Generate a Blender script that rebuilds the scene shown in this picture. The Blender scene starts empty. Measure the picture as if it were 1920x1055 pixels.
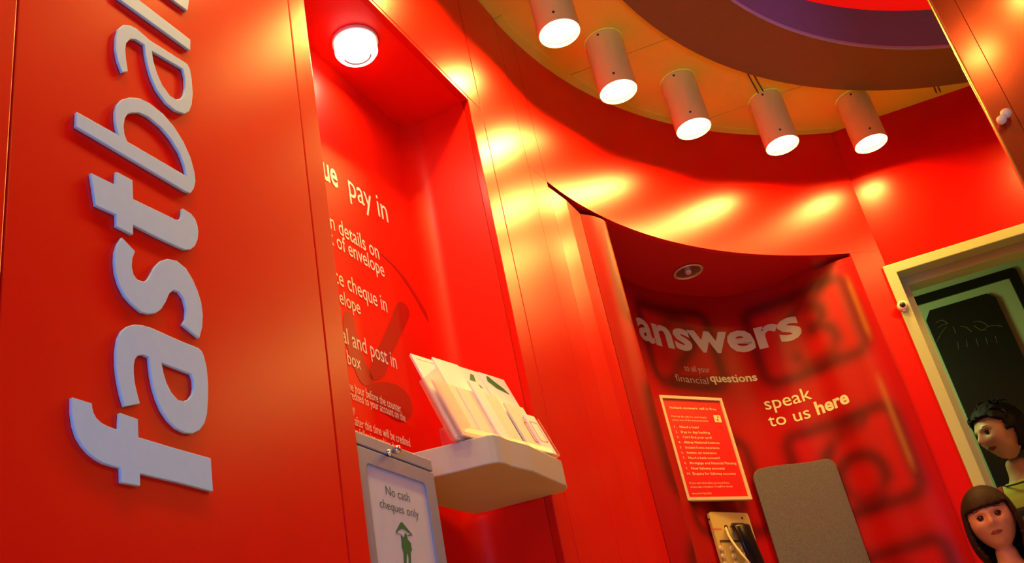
import bpy, bmesh, math, random
import numpy as np
from mathutils import Vector, Matrix
random.seed(4)
S = bpy.context.scene
COL = S.collection
CZ = 0.5                                     # camera height above the floor
# ------------------------------------------------------------------ camera
FPX = 1900.0
U = np.array([-746.0, -3503.5, FPX]); U /= np.linalg.norm(U)
F = np.array([0, 0, 1.0]) - U * U[2]; F /= np.linalg.norm(F)
R = np.cross(F, U)
if R[0] < 0: R = -R
cam = bpy.data.objects.new('camera', bpy.data.cameras.new('camera'))
COL.objects.link(cam)
cx = Vector((R[0], F[0], U[0])); cy = -Vector((R[1], F[1], U[1])); cz = -Vector((R[2], F[2], U[2]))
m = Matrix.Identity(4)
for i, v in enumerate((cx, cy, cz)):
    for j in range(3): m[j][i] = v[j]
m[2][3] = CZ
cam.matrix_world = m
cam.data.sensor_width = 36; cam.data.lens = FPX / 1920 * 36
cam.data.clip_start = 0.02
S.camera = cam
# ------------------------------------------------------------------ world, exposure, large lights
wd = bpy.data.worlds.new('world'); S.world = wd; wd.use_nodes = True
wd.node_tree.nodes['Background'].inputs[0].default_value = (0.5, 0.6, 1.0, 1)
wd.node_tree.nodes['Background'].inputs[1].default_value = 0.10
S.view_settings.view_transform = 'Standard'; S.view_settings.look = 'None'
S.view_settings.gamma = 1; S.view_settings.use_curve_mapping = False
S.view_settings.exposure = 0.0
LAMP_W = 7.6
LAMP_COL = (1.0, 0.54, 0.10)

def area(name, loc, target, size, power, col, parent=None, shape='DISK', spread=180):
    l = bpy.data.lights.new(name, 'AREA'); l.shape = shape; l.size = size
    if shape == 'RECTANGLE': l.size_y = size
    l.energy = power; l.color = col; l.spread = math.radians(spread)
    o = bpy.data.objects.new(name, l); COL.objects.link(o); o.location = loc
    o.rotation_euler = (Vector(target) - Vector(loc)).to_track_quat('-Z', 'Y').to_euler()
    if parent: o.parent = parent
    return o
# daylight of the shop front behind the photographer
area('shopfront_daylight', (-0.1, -1.9, 0.55), (-0.45, 1.0, 0.9), 0.9, 42.0, (0.26, 0.40, 1.0))
# added greenish fill on the woman beyond the doorway, no fixture
area('back_room_fill', (1.25, 4.02, 2.1), (1.9, 4.0, 1.5), 0.3, 6.0, (0.75, 1.0, 0.36))

# ------------------------------------------------------------------ materials
def mat(name, col, rough=0.5, metal=0.0, coat=0.0, emit=None, estr=0.0, spec=0.5, noise=0.0, nscale=40, bump=0.0, trans=0.0, alpha=1.0, stretch=None, coatr=0.1):
    ma = bpy.data.materials.new(name); ma.use_nodes = True
    nt = ma.node_tree; b = nt.nodes['Principled BSDF']
    b.inputs['Base Color'].default_value = (*col, 1)
    b.inputs['Roughness'].default_value = rough; b.inputs['Metallic'].default_value = metal
    b.inputs['Coat Weight'].default_value = coat; b.inputs['Coat Roughness'].default_value = coatr
    b.inputs['Specular IOR Level'].default_value = spec
    b.inputs['Transmission Weight'].default_value = trans; b.inputs['Alpha'].default_value = alpha
    if emit:
        b.inputs['Emission Color'].default_value = (*emit, 1); b.inputs['Emission Strength'].default_value = estr
    if noise or bump:
        tc = nt.nodes.new('ShaderNodeTexCoord'); mp = nt.nodes.new('ShaderNodeMapping')
        if stretch: mp.inputs['Scale'].default_value = stretch
        n = nt.nodes.new('ShaderNodeTexNoise'); n.inputs['Scale'].default_value = nscale; n.inputs['Detail'].default_value = 4
        nt.links.new(tc.outputs['Object'], mp.inputs['Vector']); nt.links.new(mp.outputs['Vector'], n.inputs['Vector'])
        if noise:
            mx = nt.nodes.new('ShaderNodeMix'); mx.data_type = 'RGBA'
            mx.inputs[6].default_value = (*[c * (1 - noise) for c in col], 1); mx.inputs[7].default_value = (*[min(1, c * (1 + noise)) for c in col], 1)
            nt.links.new(n.outputs['Fac'], mx.inputs[0]); nt.links.new(mx.outputs[2], b.inputs['Base Color'])
        if bump:
            bp = nt.nodes.new('ShaderNodeBump'); bp.inputs['Strength'].default_value = bump; bp.inputs['Distance'].default_value = 0.002
            nt.links.new(n.outputs['Fac'], bp.inputs['Height']); nt.links.new(bp.outputs['Normal'], b.inputs['Normal'])
    return ma
RED = mat('red_laminate', (0.68, 0.0048, 0.0001), 0.30, spec=0.30, noise=0.06, nscale=9, bump=0.05)
RED_IN = mat('red_niche_paint', (0.80, 0.008, 0.0001), 0.42, spec=0.25, noise=0.04, nscale=9)
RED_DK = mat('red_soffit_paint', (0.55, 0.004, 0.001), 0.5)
RED_MARK = mat('dark_red_print', (0.42, 0.003, 0.001), 0.4)
JOINT = mat('joint_backing', (0.25, 0.02, 0.0), 0.7)  # dark red-brown backing that shows in the panel gaps
CEIL = mat('cream_ceiling_board', (0.76, 0.90, 0.07), 0.75, noise=0.05, nscale=6)
CEIL_GAP = mat('ceiling_gap', (0.25, 0.10, 0.02), 0.8)
RINGM = mat('brown_ring_board', (0.15, 0.17, 0.05), 0.6, noise=0.08)
VIOLET = mat('grey_violet_recess', (0.10, 0.36, 0.60), 0.55, noise=0.1)
SILV = mat('silver_lip', (0.35, 0.60, 0.90), 0.4, metal=0.0)
GLOWRED = mat('red_disc_added_glow', (0.9, 0.02, 0.01), 0.5, emit=(1, 0.005, 0.002), estr=0.6)  # emission stands in for the light falling on the red recess top
LETTER = mat('brushed_silver_letter', (0.40, 0.72, 1.0), 0.45, metal=0.0, noise=0.05, nscale=60)
LAMPM = mat('cream_lamp_housing', (0.86, 1.0, 0.24), 0.4, noise=0.02)
LENS = mat('lit_lamp_lens', (1, 1, 1), 0.5, emit=(1, 0.93, 0.74), estr=4)
GLOW2 = mat('puck_lens', (1, 1, 1), 0.5, emit=(1, 0.9, 0.7), estr=3)
GREYL = mat('grey_puck_line', (0.35, 0.3, 0.28), 0.5)
DARKM = mat('dark_metal', (0.05, 0.03, 0.03), 0.4, metal=0.5)
CHROME = mat('chrome', (0.8, 0.75, 0.7), 0.12, metal=1.0)
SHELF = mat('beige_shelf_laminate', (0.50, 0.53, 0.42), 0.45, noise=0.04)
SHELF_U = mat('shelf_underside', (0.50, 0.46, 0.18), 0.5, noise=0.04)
PAPER = mat('white_leaflet_paper', (0.86, 0.88, 0.88), 0.6, noise=0.02)
PAPER2 = mat('cream_leaflet_paper', (0.84, 0.76, 0.64), 0.6, noise=0.03)
GREEN = mat('green_ink', (0.0, 0.16, 0.055), 0.5)
ACRYL = mat('clear_acrylic', (0.95, 0.72, 0.66), 0.3, spec=0.2, trans=0.9, alpha=0.4)
BOXM = mat('grey_metal_box', (0.26, 0.33, 0.48), 0.42, metal=0.3, noise=0.06, nscale=50)
NOTICE = mat('pale_notice_paper', (0.50, 0.60, 0.74), 0.5, noise=0.02)
WHITE = mat('white_vinyl_lettering', (0.8, 0.88, 0.95), 0.5)
CREAMV = mat('cream_vinyl_lettering', (0.72, 0.80, 0.35), 0.5)
SILVV = mat('silver_vinyl_lettering', (0.48, 0.50, 0.34), 0.4, noise=0.05, nscale=80)
CREAMF = mat('cream_door_frame', (0.44, 0.55, 0.30), 0.5, noise=0.04, nscale=14)
FRAMEC = mat('cream_notice_frame', (0.72, 0.60, 0.30), 0.4)
REDN = mat('red_notice_sheet', (0.72, 0.004, 0.004), 0.4)
SATIN = mat('grey_satin_metal', (0.19, 0.19, 0.145), 0.38, metal=0.4, noise=0.35, nscale=160, bump=0.3)
PHONEP = mat('cream_phone_plate', (0.62, 0.47, 0.12), 0.4, noise=0.04)
BLACKP = mat('black_handset_plastic', (0.006, 0.004, 0.005), 0.28, spec=0.35)
BTN = mat('pale_button', (0.72, 0.60, 0.32), 0.4)
PALEG = mat('pale_green_wall', (0.36, 0.50, 0.27), 0.6, noise=0.06, nscale=5)
BLACKB = mat('black_display_board', (0.008, 0.012, 0.008), 0.35)
CHALK = mat('ochre_chalk', (0.10, 0.09, 0.03), 0.8)
COPPER = mat('copper_red_panel', (0.46, 0.050, 0.010), 0.16, metal=0.55, coat=0.4, noise=0.45, nscale=3, stretch=(1, 1, .25))
GOLDE = mat('brass_edge', (0.8, 0.62, 0.2), 0.2, metal=0.9)
FLOORM = mat('cream_floor_tile', (0.50, 0.48, 0.40), 0.45, noise=0.1, nscale=5)
SKINW = mat('skin_woman', (0.58, 0.33, 0.18), 0.5)
SKINC = mat('skin_child', (0.56, 0.25, 0.13), 0.5)
HAIRM = mat('dark_brown_hair', (0.022, 0.009, 0.005), 0.6, spec=0.15, noise=0.5, nscale=300, bump=0.6, stretch=(1, 1, .08))
HAIRB = mat('black_hair', (0.008, 0.005, 0.004), 0.6, spec=0.15, noise=0.5, nscale=300, bump=0.6, stretch=(1, 1, .08))
LIPS = mat('lips', (0.30, 0.045, 0.035), 0.4)
EYEW = mat('eye_white', (0.40, 0.34, 0.30), 0.3)
IRIS = mat('dark_iris', (0.015, 0.008, 0.005), 0.15)
CLOTHG = mat('yellow_green_top', (0.42, 0.42, 0.06), 0.8)
CLOTHR = mat('red_cardigan', (0.35, 0.03, 0.03), 0.85, noise=0.2)
CLOTHK = mat('black_cloth', (0.012, 0.012, 0.018), 0.8)
CLOTHW = mat('cream_child_shirt', (0.55, 0.48, 0.36), 0.8)
CLOTHB = mat('blue_trousers', (0.05, 0.06, 0.13), 0.8)

# ------------------------------------------------------------------ helpers
def link_mesh(name, verts, faces, ma, parent=None, smooth=False, bevel=0, mats=None):
    me = bpy.data.meshes.new(name); me.from_pydata([tuple(v) for v in verts], [], faces); me.update()
    return link(name, me, ma, parent, smooth, bevel)
def link(name, me, ma, parent=None, smooth=False, bevel=0, seg=2):
    if ma and not me.materials: me.materials.append(ma)
    if smooth:
        for p in me.polygons: p.use_smooth = True
    o = bpy.data.objects.new(name, me); COL.objects.link(o)
    if parent:
        o.parent = parent
        o.matrix_parent_inverse = parent.matrix_world.inverted() if parent.type != 'X' else Matrix()
    if bevel:
        b = o.modifiers.new('bevel', 'BEVEL'); b.width = bevel; b.segments = seg; b.limit_method = 'ANGLE'
    return o
def thing(name, label, cat, loc=(0, 0, 0), group=None):
    o = bpy.data.objects.new(name, None); COL.objects.link(o); o.location = loc
    o.matrix_world = Matrix.Translation(loc)
    o['label'] = label; o['category'] = cat
    if group: o['group'] = group
    return o
def tag(o, label, cat, group=None):
    o['label'] = label; o['category'] = cat
    if group: o['group'] = group
    return o
def struct(o, label=None, cat=None):
    o['kind'] = 'structure'
    if label: o['label'] = label
    if cat: o['category'] = cat
    return o
def sempty(name, label, cat='wall'):
    o = bpy.data.objects.new(name, None); COL.objects.link(o); return struct(o, label, cat)
def bmo(name, bm, ma, parent=None, smooth=False, bevel=0, seg=2):
    bmesh.ops.recalc_face_normals(bm, faces=bm.faces[:])
    me = bpy.data.meshes.new(name); bm.to_mesh(me); bm.free()
    return link(name, me, ma, parent, smooth, bevel, seg)
def cyl(bm, p0, p1, r0, r1=None, n=24, caps=True):
    p0 = Vector(p0); p1 = Vector(p1); r1 = r0 if r1 is None else r1
    q = (p1 - p0).to_track_quat('Z', 'Y'); a = []; b = []
    for i in range(n):
        c = Vector((math.cos(2 * math.pi * i / n), math.sin(2 * math.pi * i / n), 0))
        a.append(bm.verts.new(p0 + q @ (c * r0))); b.append(bm.verts.new(p1 + q @ (c * r1)))
    for i in range(n): bm.faces.new((a[i], a[(i + 1) % n], b[(i + 1) % n], b[i]))
    if caps: bm.faces.new(a[::-1]); bm.faces.new(b)
def tube(bm, pts, r, n=8, closed=False):
    pts = [Vector(p) for p in pts]; rings = []
    rr = r if hasattr(r, '__len__') else [r] * len(pts)
    for i, p in enumerate(pts):
        d = (pts[min(i + 1, len(pts) - 1)] - pts[max(i - 1, 0)]).normalized(); q = d.to_track_quat('Z', 'Y')
        rings.append([bm.verts.new(p + q @ Vector((math.cos(2 * math.pi * k / n) * rr[i], math.sin(2 * math.pi * k / n) * rr[i], 0))) for k in range(n)])
    for a, b in zip(rings, rings[1:]):
        for k in range(n): bm.faces.new((a[k], a[(k + 1) % n], b[(k + 1) % n], b[k]))
    bm.faces.new(rings[0][::-1]); bm.faces.new(rings[-1])
def lathe(bm, prof, c, n=40):
    rings = []
    for r, z in prof: rings.append([bm.verts.new((c[0] + r * math.cos(2 * math.pi * k / n), c[1] + r * math.sin(2 * math.pi * k / n), z)) for k in range(n)])
    for a, b in zip(rings, rings[1:]):
        for k in range(n): bm.faces.new((a[k], a[(k + 1) % n], b[(k + 1) % n], b[k]))
    return rings
def extrude_poly(bm, front, back):
    a = [bm.verts.new(p) for p in front]; b = [bm.verts.new(p) for p in back]; n = len(a)
    bm.faces.new(a); bm.faces.new(b[::-1])
    for i in range(n): bm.faces.new((a[i], b[i], b[(i + 1) % n], a[(i + 1) % n]))
def crom(P, n=6, closed=False):
    P = [np.array(p, float) for p in P]
    if closed: P = [P[-1]] + P + [P[0], P[1]]
    else: P = [2 * P[0] - P[1]] + P + [2 * P[-1] - P[-2]]
    o = []
    for i in range(1, len(P) - 2):
        a, b, c, d = P[i - 1:i + 3]
        for k in range(n):
            t = k / n; o.append(.5 * ((2 * b) + (-a + c) * t + (2 * a - 5 * b + 4 * c - d) * t * t + (-a + 3 * b - 3 * c + d) * t ** 3))
    if not closed: o.append(P[-2])
    return np.array(o)

# ---- the plan of the room: straight wall L (frame u along, o depth into the wall), round wall, far wall
LU = np.array([.3746, .9272]); LN = np.array([-.9272, .3746]); LT = np.array([.113, 2.455])
def Lp(u, o, z):                      # point on the straight wall; z above floor
    q = LT + u * LU + o * LN; return (q[0], q[1], z)
FN = np.array([.2275, .9738]); FU = np.array([.9738, -.2275]); FT = np.array([1.41, 3.544])
def Fp(d, o, z):
    q = FT + d * FU + o * FN; return (q[0], q[1], z)
C0 = np.array([1.772, 1.785]); R0 = 1.79
def Ap(deg, z, dr=0.0):
    a = math.radians(deg); return (C0[0] + (R0 + dr) * math.cos(a), C0[1] + (R0 + dr) * math.sin(a), z)
ZC = 2.25 + CZ; ZN = 1.6965 + CZ; ZB = 1.676 + CZ
def survey(p):                        # sight line of a survey point in the photograph: azimuth, tan(elevation)
    r = np.array([p[0] - 960, p[1] - 527.5, FPX]); x, y, z = r @ R, r @ F, r @ U; h = math.hypot(x, y)
    return np.array([x / h, y / h]), z / h
def onL(p, off):
    d, t = survey(p); k = (LT @ LN + off) / (d @ LN); q = d * k; return (q - LT) @ LU, CZ + k * t
def onF(p, off):
    d, t = survey(p); k = (FT @ FN + off) / (d @ FN); q = d * k; return (q - FT) @ FU, CZ + k * t
def boxf(bm, P, u0, u1, o0, o1, z0, z1):
    v = [bm.verts.new(P(u, o, z)) for z in (z0, z1) for o in (o0, o1) for u in (u0, u1)]
    for f in ((0, 1, 3, 2), (4, 6, 7, 5), (0, 4, 5, 1), (2, 3, 7, 6), (0, 2, 6, 4), (1, 5, 7, 3)): bm.faces.new([v[i] for i in f])
def pbox(name, P, u0, u1, o0, o1, z0, z1, ma, parent=None, bevel=0, seg=2):
    bm = bmesh.new(); boxf(bm, P, u0, u1, o0, o1, z0, z1); return bmo(name, bm, ma, parent, False, bevel, seg)
def rrect(u0, u1, z0, z1, r, n=6, top=True, bottom=True):
    pts = []
    for (cu, cz_, a0, on) in ((u1 - r, z1 - r, 0, top), (u0 + r, z1 - r, 90, top), (u0 + r, z0 + r, 180, bottom), (u1 - r, z0 + r, 270, bottom)):
        if on:
            for k in range(n + 1):
                a = math.radians(a0 + 90 * k / n); pts.append((cu + r * math.cos(a), cz_ + r * math.sin(a)))
        else: pts.append((u1 if a0 in (0, 270) else u0, z1 if a0 < 180 else z0))
    return pts
# text -> mesh, laid onto any surface map P(s, z)
def text(name, body, P, s0, z0, size, width=None, bold=0.0, ma=None, parent=None, cut=None, shear=0.0, right=None, cond=0.8):
    cu = bpy.data.curves.new('t', 'FONT'); cu.body = body; cu.size = 1; cu.offset = bold; cu.resolution_u = 3 if size > .02 else 1; cu.shear = shear
    ob = bpy.data.objects.new('t', cu); COL.objects.link(ob); bpy.context.view_layer.update()
    me = bpy.data.meshes.new_from_object(ob.evaluated_get(bpy.context.evaluated_depsgraph_get()))
    bpy.data.objects.remove(ob)
    bm = bmesh.new(); bm.from_mesh(me); bpy.data.meshes.remove(me)
    xs = [v.co.x for v in bm.verts]; x0, x1 = min(xs), max(xs)
    sx = (width / (x1 - x0)) if width else size * cond
    if right is not None: s0 = right - sx * (x1 - x0)
    for v in bm.verts: v.co = Vector(((v.co.x - x0) * sx + s0, v.co.y * size + z0, 0))
    if cut:
        s = s0 + cut
        while s < s0 + sx * (x1 - x0):
            bmesh.ops.bisect_plane(bm, geom=bm.verts[:] + bm.edges[:] + bm.faces[:], plane_co=(s, 0, 0), plane_no=(1, 0, 0)); s += cut
    for v in bm.verts: v.co = Vector(P(v.co.x, v.co.y))
    me = bpy.data.meshes.new(name); bm.to_mesh(me); bm.free()
    return link(name, me, ma, parent)
def flat_shape(name, pts, P, ma, parent=None, holes=(), depth=None, P2=None, bevel=0):
    """polygon with holes in (s, z); flat, or solid between P and P2"""
    cu = bpy.data.curves.new('s', 'CURVE'); cu.dimensions = '2D'; cu.fill_mode = 'BOTH'
    for q in [pts] + list(holes):
        sp = cu.splines.new('POLY'); sp.points.add(len(q) - 1)
        for a, b in zip(sp.points, q): a.co = (b[0], b[1], 0, 1)
        sp.use_cyclic_u = True
    if P2: cu.extrude = 0.5
    ob = bpy.data.objects.new('s', cu); COL.objects.link(ob); bpy.context.view_layer.update()
    me = bpy.data.meshes.new_from_object(ob.evaluated_get(bpy.context.evaluated_depsgraph_get())); bpy.data.objects.remove(ob)
    me.name = name; me.materials.clear()
    bm = bmesh.new(); bm.from_mesh(me)
    bmesh.ops.remove_doubles(bm, verts=bm.verts[:], dist=1e-5)
    for v in bm.verts:
        v.co = Vector(P(v.co.x, v.co.y)) if (not P2 or v.co.z > 0) else Vector(P2(v.co.x, v.co.y))
    bmesh.ops.recalc_face_normals(bm, faces=bm.faces[:])
    bm.to_mesh(me); bm.free()
    return link(name, me, ma, parent, False, bevel)

# ================================================================== STRUCTURE
struct(link_mesh('floor', [(-1.6, -2.6, 0), (4.2, -2.6, 0), (4.2, 6, 0), (-1.6, 6, 0)], [(0, 1, 2, 3)], FLOORM), 'pale floor of the booth hall', 'floor')
# straight wall of red laminate panels, with the tall niche
wl = sempty('wall_left', 'straight red laminate wall with the tall niche')
g = 0.0012
UN0, UN1 = -1.062, -0.338
for (u0, u1, z0, z1) in ((-3.6, -2.75, 0, ZC), (-2.75, -1.695, 0, ZC), (-1.695, -1.118, 0, ZC), (-1.118, UN0, 0, ZC),
                         (UN0, UN1 + .078, ZN + .014, ZC), (UN1, -.26, 0, ZN + .014), (-.26, .012, 0, ZC)):
    pbox('wall_panel', Lp, u0 + g, u1 - g, 0, .018, z0, z1 - (g if z1 < ZC else 0), RED, wl, 0.0015)
pbox('niche_head_strip', Lp, UN0 + g, UN1 - g, 0, .018, ZN, ZN + .014 - 2 * g, RED, wl, 0.001)
pbox('backing', Lp, -3.6, UN0 - .002, .018, .03, 0, ZC, JOINT, wl)
pbox('backing', Lp, UN1 + .002, .02, .018, .03, 0, ZC, JOINT, wl)
pbox('backing', Lp, UN0, UN1, .018, .03, ZN + .001, ZC, JOINT, wl)
# niche lining: left cheek, back, rounded corner, right cheek, soffit
ND = 0.2
prof = [(UN0, .018), (UN0, ND - .05)]
for k in range(1, 8): a = math.radians(90 * k / 8); prof.append((UN0 + .05 - .05 * math.cos(a), ND - .05 + .05 * math.sin(a)))
prof.append((UN0 + .05, ND)); prof.append((UN1 - .055, ND))
for k in range(1, 10): a = math.radians(90 * k / 10); prof.append((UN1 - .055 + .055 * math.sin(a), ND - .055 + .055 * math.cos(a)))
prof += [(UN1, ND - .055), (UN1, .018)]
vs = [Lp(u, o, 0) for u, o in prof] + [Lp(u, o, ZN) for u, o in prof]; n = len(prof)
o = link_mesh('niche_lining', vs, [(i, i + 1, n + i + 1, n + i) for i in range(n - 1)], RED_IN, wl, True); o['label'] = 'smooth red inner lining of the niche'
o = link_mesh('niche_soffit', [Lp(u, o_, ZN) for u, o_ in prof], [tuple(range(n))], RED_IN, wl)
# round wall
wr = sempty('wall_round', 'tall curved red wall under the round ceiling')
def arcband(name, a0, a1, z0, z1, ma, parent, n=60, th=.018):
    bm = bmesh.new(); A = [a0 + (a1 - a0) * i / n for i in range(n + 1)]
    r = [[bm.verts.new(Ap(a, z, d)) for a in A] for (z, d) in ((z0, 0), (z1, 0), (z1, th), (z0, th))]
    for j in range(4):
        for i in range(n): bm.faces.new((r[j][i], r[j][i + 1], r[(j + 1) % 4][i + 1], r[(j + 1) % 4][i]))
    for i in (0, n): bm.faces.new([r[j][i] for j in range(4)])
    return bmo(name, bm, ma, parent, True)
A_T, A_S0, A_S1, A_E = 157.6, 153.83, 105.67, 101.63
def sharp(o):
    for p in o.data.polygons: p.use_smooth = True
    md = o.modifiers.new('es', 'EDGE_SPLIT'); md.split_angle = math.radians(30); return o
for (a0, a1) in ((A_T, 153.9), (153.85, A_E)):
    sharp(arcband('upper_band', a0, a1, ZB, ZC, RED, wr, 90))
sharp(arcband('lower_panel', A_T, A_S0 + .03, 0, ZB - .001, RED, wr, 8))
sharp(arcband('lower_panel', A_S1, A_E, 0, ZB - .001, RED, wr, 8))
# booth: printed liner
K = crom([(.257, 2.768), (.30, 2.80), (.333, 2.84), (.338, 2.88), (.325, 2.95), (.325, 3.05), (.36, 3.22), (.43, 3.36), (.52, 3.47), (.66, 3.58), (.80, 3.655), (.93, 3.665), (1.03, 3.63), (1.10, 3.58), (1.16, 3.545), (1.21, 3.515), (1.25, 3.50), (1.285, 3.494)], 8)
KS = np.r_[0, np.cumsum(np.linalg.norm(np.diff(K, axis=0), axis=1))] + .21
def Kp(s, z, off=0.0):
    s = min(max(s, KS[0]), KS[-1] - 1e-6); i = max(0, min(len(K) - 2, int(np.searchsorted(KS, s) - 1)))
    t = (s - KS[i]) / (KS[i + 1] - KS[i]); q = K[i] * (1 - t) + K[i + 1] * t
    # smoothed normal towards the room
    e = 0.012; a = np.array([np.interp(s - e, KS, K[:, j]) for j in (0, 1)]); b = np.array([np.interp(s + e, KS, K[:, j]) for j in (0, 1)])
    d = (b - a) / (np.linalg.norm(b - a) + 1e-9); nn = np.array([d[1], -d[0]])
    q = q + nn * off; return (q[0], q[1], z)
def seg_d(px, pz, pts):
    best = np.full(px.shape, 9.)
    for (x0, y0), (x1, y1) in zip(pts, pts[1:]):
        dx, dy = x1 - x0, y1 - y0; L = dx * dx + dy * dy + 1e-12
        t = np.clip(((px - x0) * dx + (pz - y0) * dy) / L, 0, 1)
        best = np.minimum(best, np.hypot(px - x0 - t * dx, pz - y0 - t * dy))
    return best
ns, nz = 300, 170; ZT = 1.655 + CZ
SS = np.linspace(KS[0], KS[-1], ns); ZZ = np.r_[[0, .5, .8], np.linspace(.95, ZT, nz - 3)]
gs, gz = np.meshgrid(SS, ZZ)
def rbox(px, pz, s0, s1, z0, z1, r):
    qx = np.abs(px - (s0 + s1) / 2) - (s1 - s0) / 2 + r; qz = np.abs(pz - (z0 + z1) / 2) - (z1 - z0) / 2 + r
    return np.hypot(np.maximum(qx, 0), np.maximum(qz, 0)) + np.minimum(np.maximum(qx, qz), 0) - r
dark = np.zeros_like(gs); lite = np.zeros_like(gs); olive = np.zeros_like(gs)
def ring_pts(cx_, cz_, rx, rz, a0=0, a1=360, n=24): return [(cx_ + rx * math.cos(math.radians(a0 + (a1 - a0) * i / n)), cz_ + rz * math.sin(math.radians(a0 + (a1 - a0) * i / n))) for i in range(n + 1)]
DS = 1.2
digits = {'2': ring_pts(0, .05, .06, .05, 160, -30, 12) + [(-.07, -.1), (.07, -.1)],
          '3': ring_pts(0, .05, .055, .045, 150, -80, 12) + ring_pts(0, -.04, .075, .055, 80, -150, 14),
          '6': [(.05, .115)] + ring_pts(0, -.02, .10, .13, 110, 180, 6) + ring_pts(0, -.035, .07, .065, 180, 540, 20),
          '5': [(.06, .1), (-.05, .1), (-.06, .01)] + ring_pts(0, -.03, .065, .06, 120, -150, 14),
          '1': [(-.03, .07), (.02, .1), (.02, -.1)], '4': [(.06, -.04), (-.07, -.04), (.02, .1), (.02, -.1)],
          '9': ring_pts(0, .035, .065, .06, 0, 360, 20) + [(.05, -.08), (0, -.1)], '8': ring_pts(0, .05, .05, .045) + ring_pts(0, -.045, .06, .05, 90, 450), '7': [(-.06, .1), (.06, .1), (-.01, -.1)]}
CS = [.50, 1.045, 1.605]; HW = [.20, .185, .20]; CZs = [1.44, .905, .42]; HH = [.155, .165, .165]
for i, c in enumerate(CS):
    for j, zc in enumerate(CZs):
        zc += CZ; dig = str(1 + i + 3 * j)
        d = rbox(gs, gz, c - HW[i], c + HW[i], zc - HH[j], zc + HH[j], .05)
        dark += 0.75 * np.exp(-(d / .032) ** 2)
        lite += 0.25 * np.exp(-((d + .05) / .03) ** 2)
        pts = [(c + .02 + x * DS, zc - .01 + z * DS) for x, z in digits[dig]]
        dd = seg_d(gs, gz, pts); dark += 0.8 * np.exp(-(dd / .030) ** 2)
for (s, z0, z1) in ((1.825, 1.30, 1.60), (1.80, .80, 1.2), (.318, 1.28, 1.60)):
    olive += np.exp(-((gs - s) / .010) ** 2) * np.clip((gz - CZ - z0) / .06, 0, 1) * np.clip((z1 - gz + CZ) / .06, 0, 1)
dark = np.clip(dark, 0, .9)[..., None]; lite = np.clip(lite, 0, 1)[..., None]; olive = np.clip(olive, 0, 1)[..., None] * .55
colr = np.array([.42, .0015, .0005]) * (1 - dark) + np.array([.06, .001, .0005]) * dark
colr = colr * (1 - lite) + np.array([.60, .004, .001]) * lite
colr = colr * (1 - olive) + np.array([.42, .17, .015]) * olive
pm = bpy.data.materials.new('printed_keypad_photograph'); pm.use_nodes = True
b = pm.node_tree.nodes['Principled BSDF']; b.inputs['Roughness'].default_value = .42; b.inputs['Specular IOR Level'].default_value = .2
at = pm.node_tree.nodes.new('ShaderNodeVertexColor'); at.layer_name = 'Print'
pm.node_tree.links.new(at.outputs['Color'], b.inputs['Base Color'])
KV = [Kp(s, 0) for s in SS]
me = bpy.data.meshes.new('printed_liner')
ZTS = [ZB if .46 < s < 1.72 else ZT for s in SS]
me.from_pydata([(KV[i][0], KV[i][1], ZZ[j] if j < nz - 1 else ZTS[i]) for j in range(nz) for i in range(ns)], [], [(j * ns + i, j * ns + i + 1, (j + 1) * ns + i + 1, (j + 1) * ns + i) for j in range(nz - 1) for i in range(ns - 1)])
ca = me.color_attributes.new('Print', 'FLOAT_COLOR', 'POINT')
ca.data.foreach_set('color', np.concatenate([colr.reshape(-1, 3), np.ones((ns * nz, 1))], 1).ravel().astype(np.float32))
booth = sempty('wall_booth', 'recessed telephone booth wall printed with giant blurred red phone keys')
o = link('printed_liner', me, pm, booth, True); o['label'] = 'red print of giant blurred telephone keys'
# jamb strip between round wall and print
J = [(Ap(A_S0, 0)[0], Ap(A_S0, 0)[1]), (.215, 2.668), (.2555, 2.765)]
bm = bmesh.new()
lo = [bm.verts.new((x, y, 0)) for x, y in J]; hi = [bm.verts.new((x, y, ZT)) for x, y in J]
for i in range(2): bm.faces.new((lo[i], lo[i + 1], hi[i + 1], hi[i]))
bmo('jamb_strip', bm, RED, booth)
# cap over strip and print, and the soffit
cap = [(p[0], p[1]) for p in J] + [(p[0], p[1]) for p in K[::2]] + [tuple(K[-1])]
bm = bmesh.new()
arc = [Ap(A_S0 + (A_S1 - A_S0) * i / 40, 0)[:2] for i in range(41)]
back = [(-.05, 2.62), (-.02, 3.2), (.3, 3.75), (.9, 3.95), (1.25, 3.9), (1.36, 3.56)]
bm.faces.new([bm.verts.new((x, y, ZB + .0006)) for x, y in arc + back[::-1]])
bk2 = bmesh.new(); q0 = [(Ap(A_S0 + 1.5, 0, .02)[0], Ap(A_S0 + 1.5, 0, .02)[1])] + back + [Ap(A_S1 - 1.0, 0, .02)[:2]]
l0 = [bk2.verts.new((x, y, 0)) for x, y in q0]; l1 = [bk2.verts.new((x, y, ZB + .03)) for x, y in q0]
for i in range(len(q0) - 1): bk2.faces.new((l0[i], l0[i + 1], l1[i + 1], l1[i]))
bmo('backing', bk2, RED_DK, booth)
o = bmo('booth_soffit', bm, RED_DK, booth); o['label'] = 'dark red soffit of the telephone booth'
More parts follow.
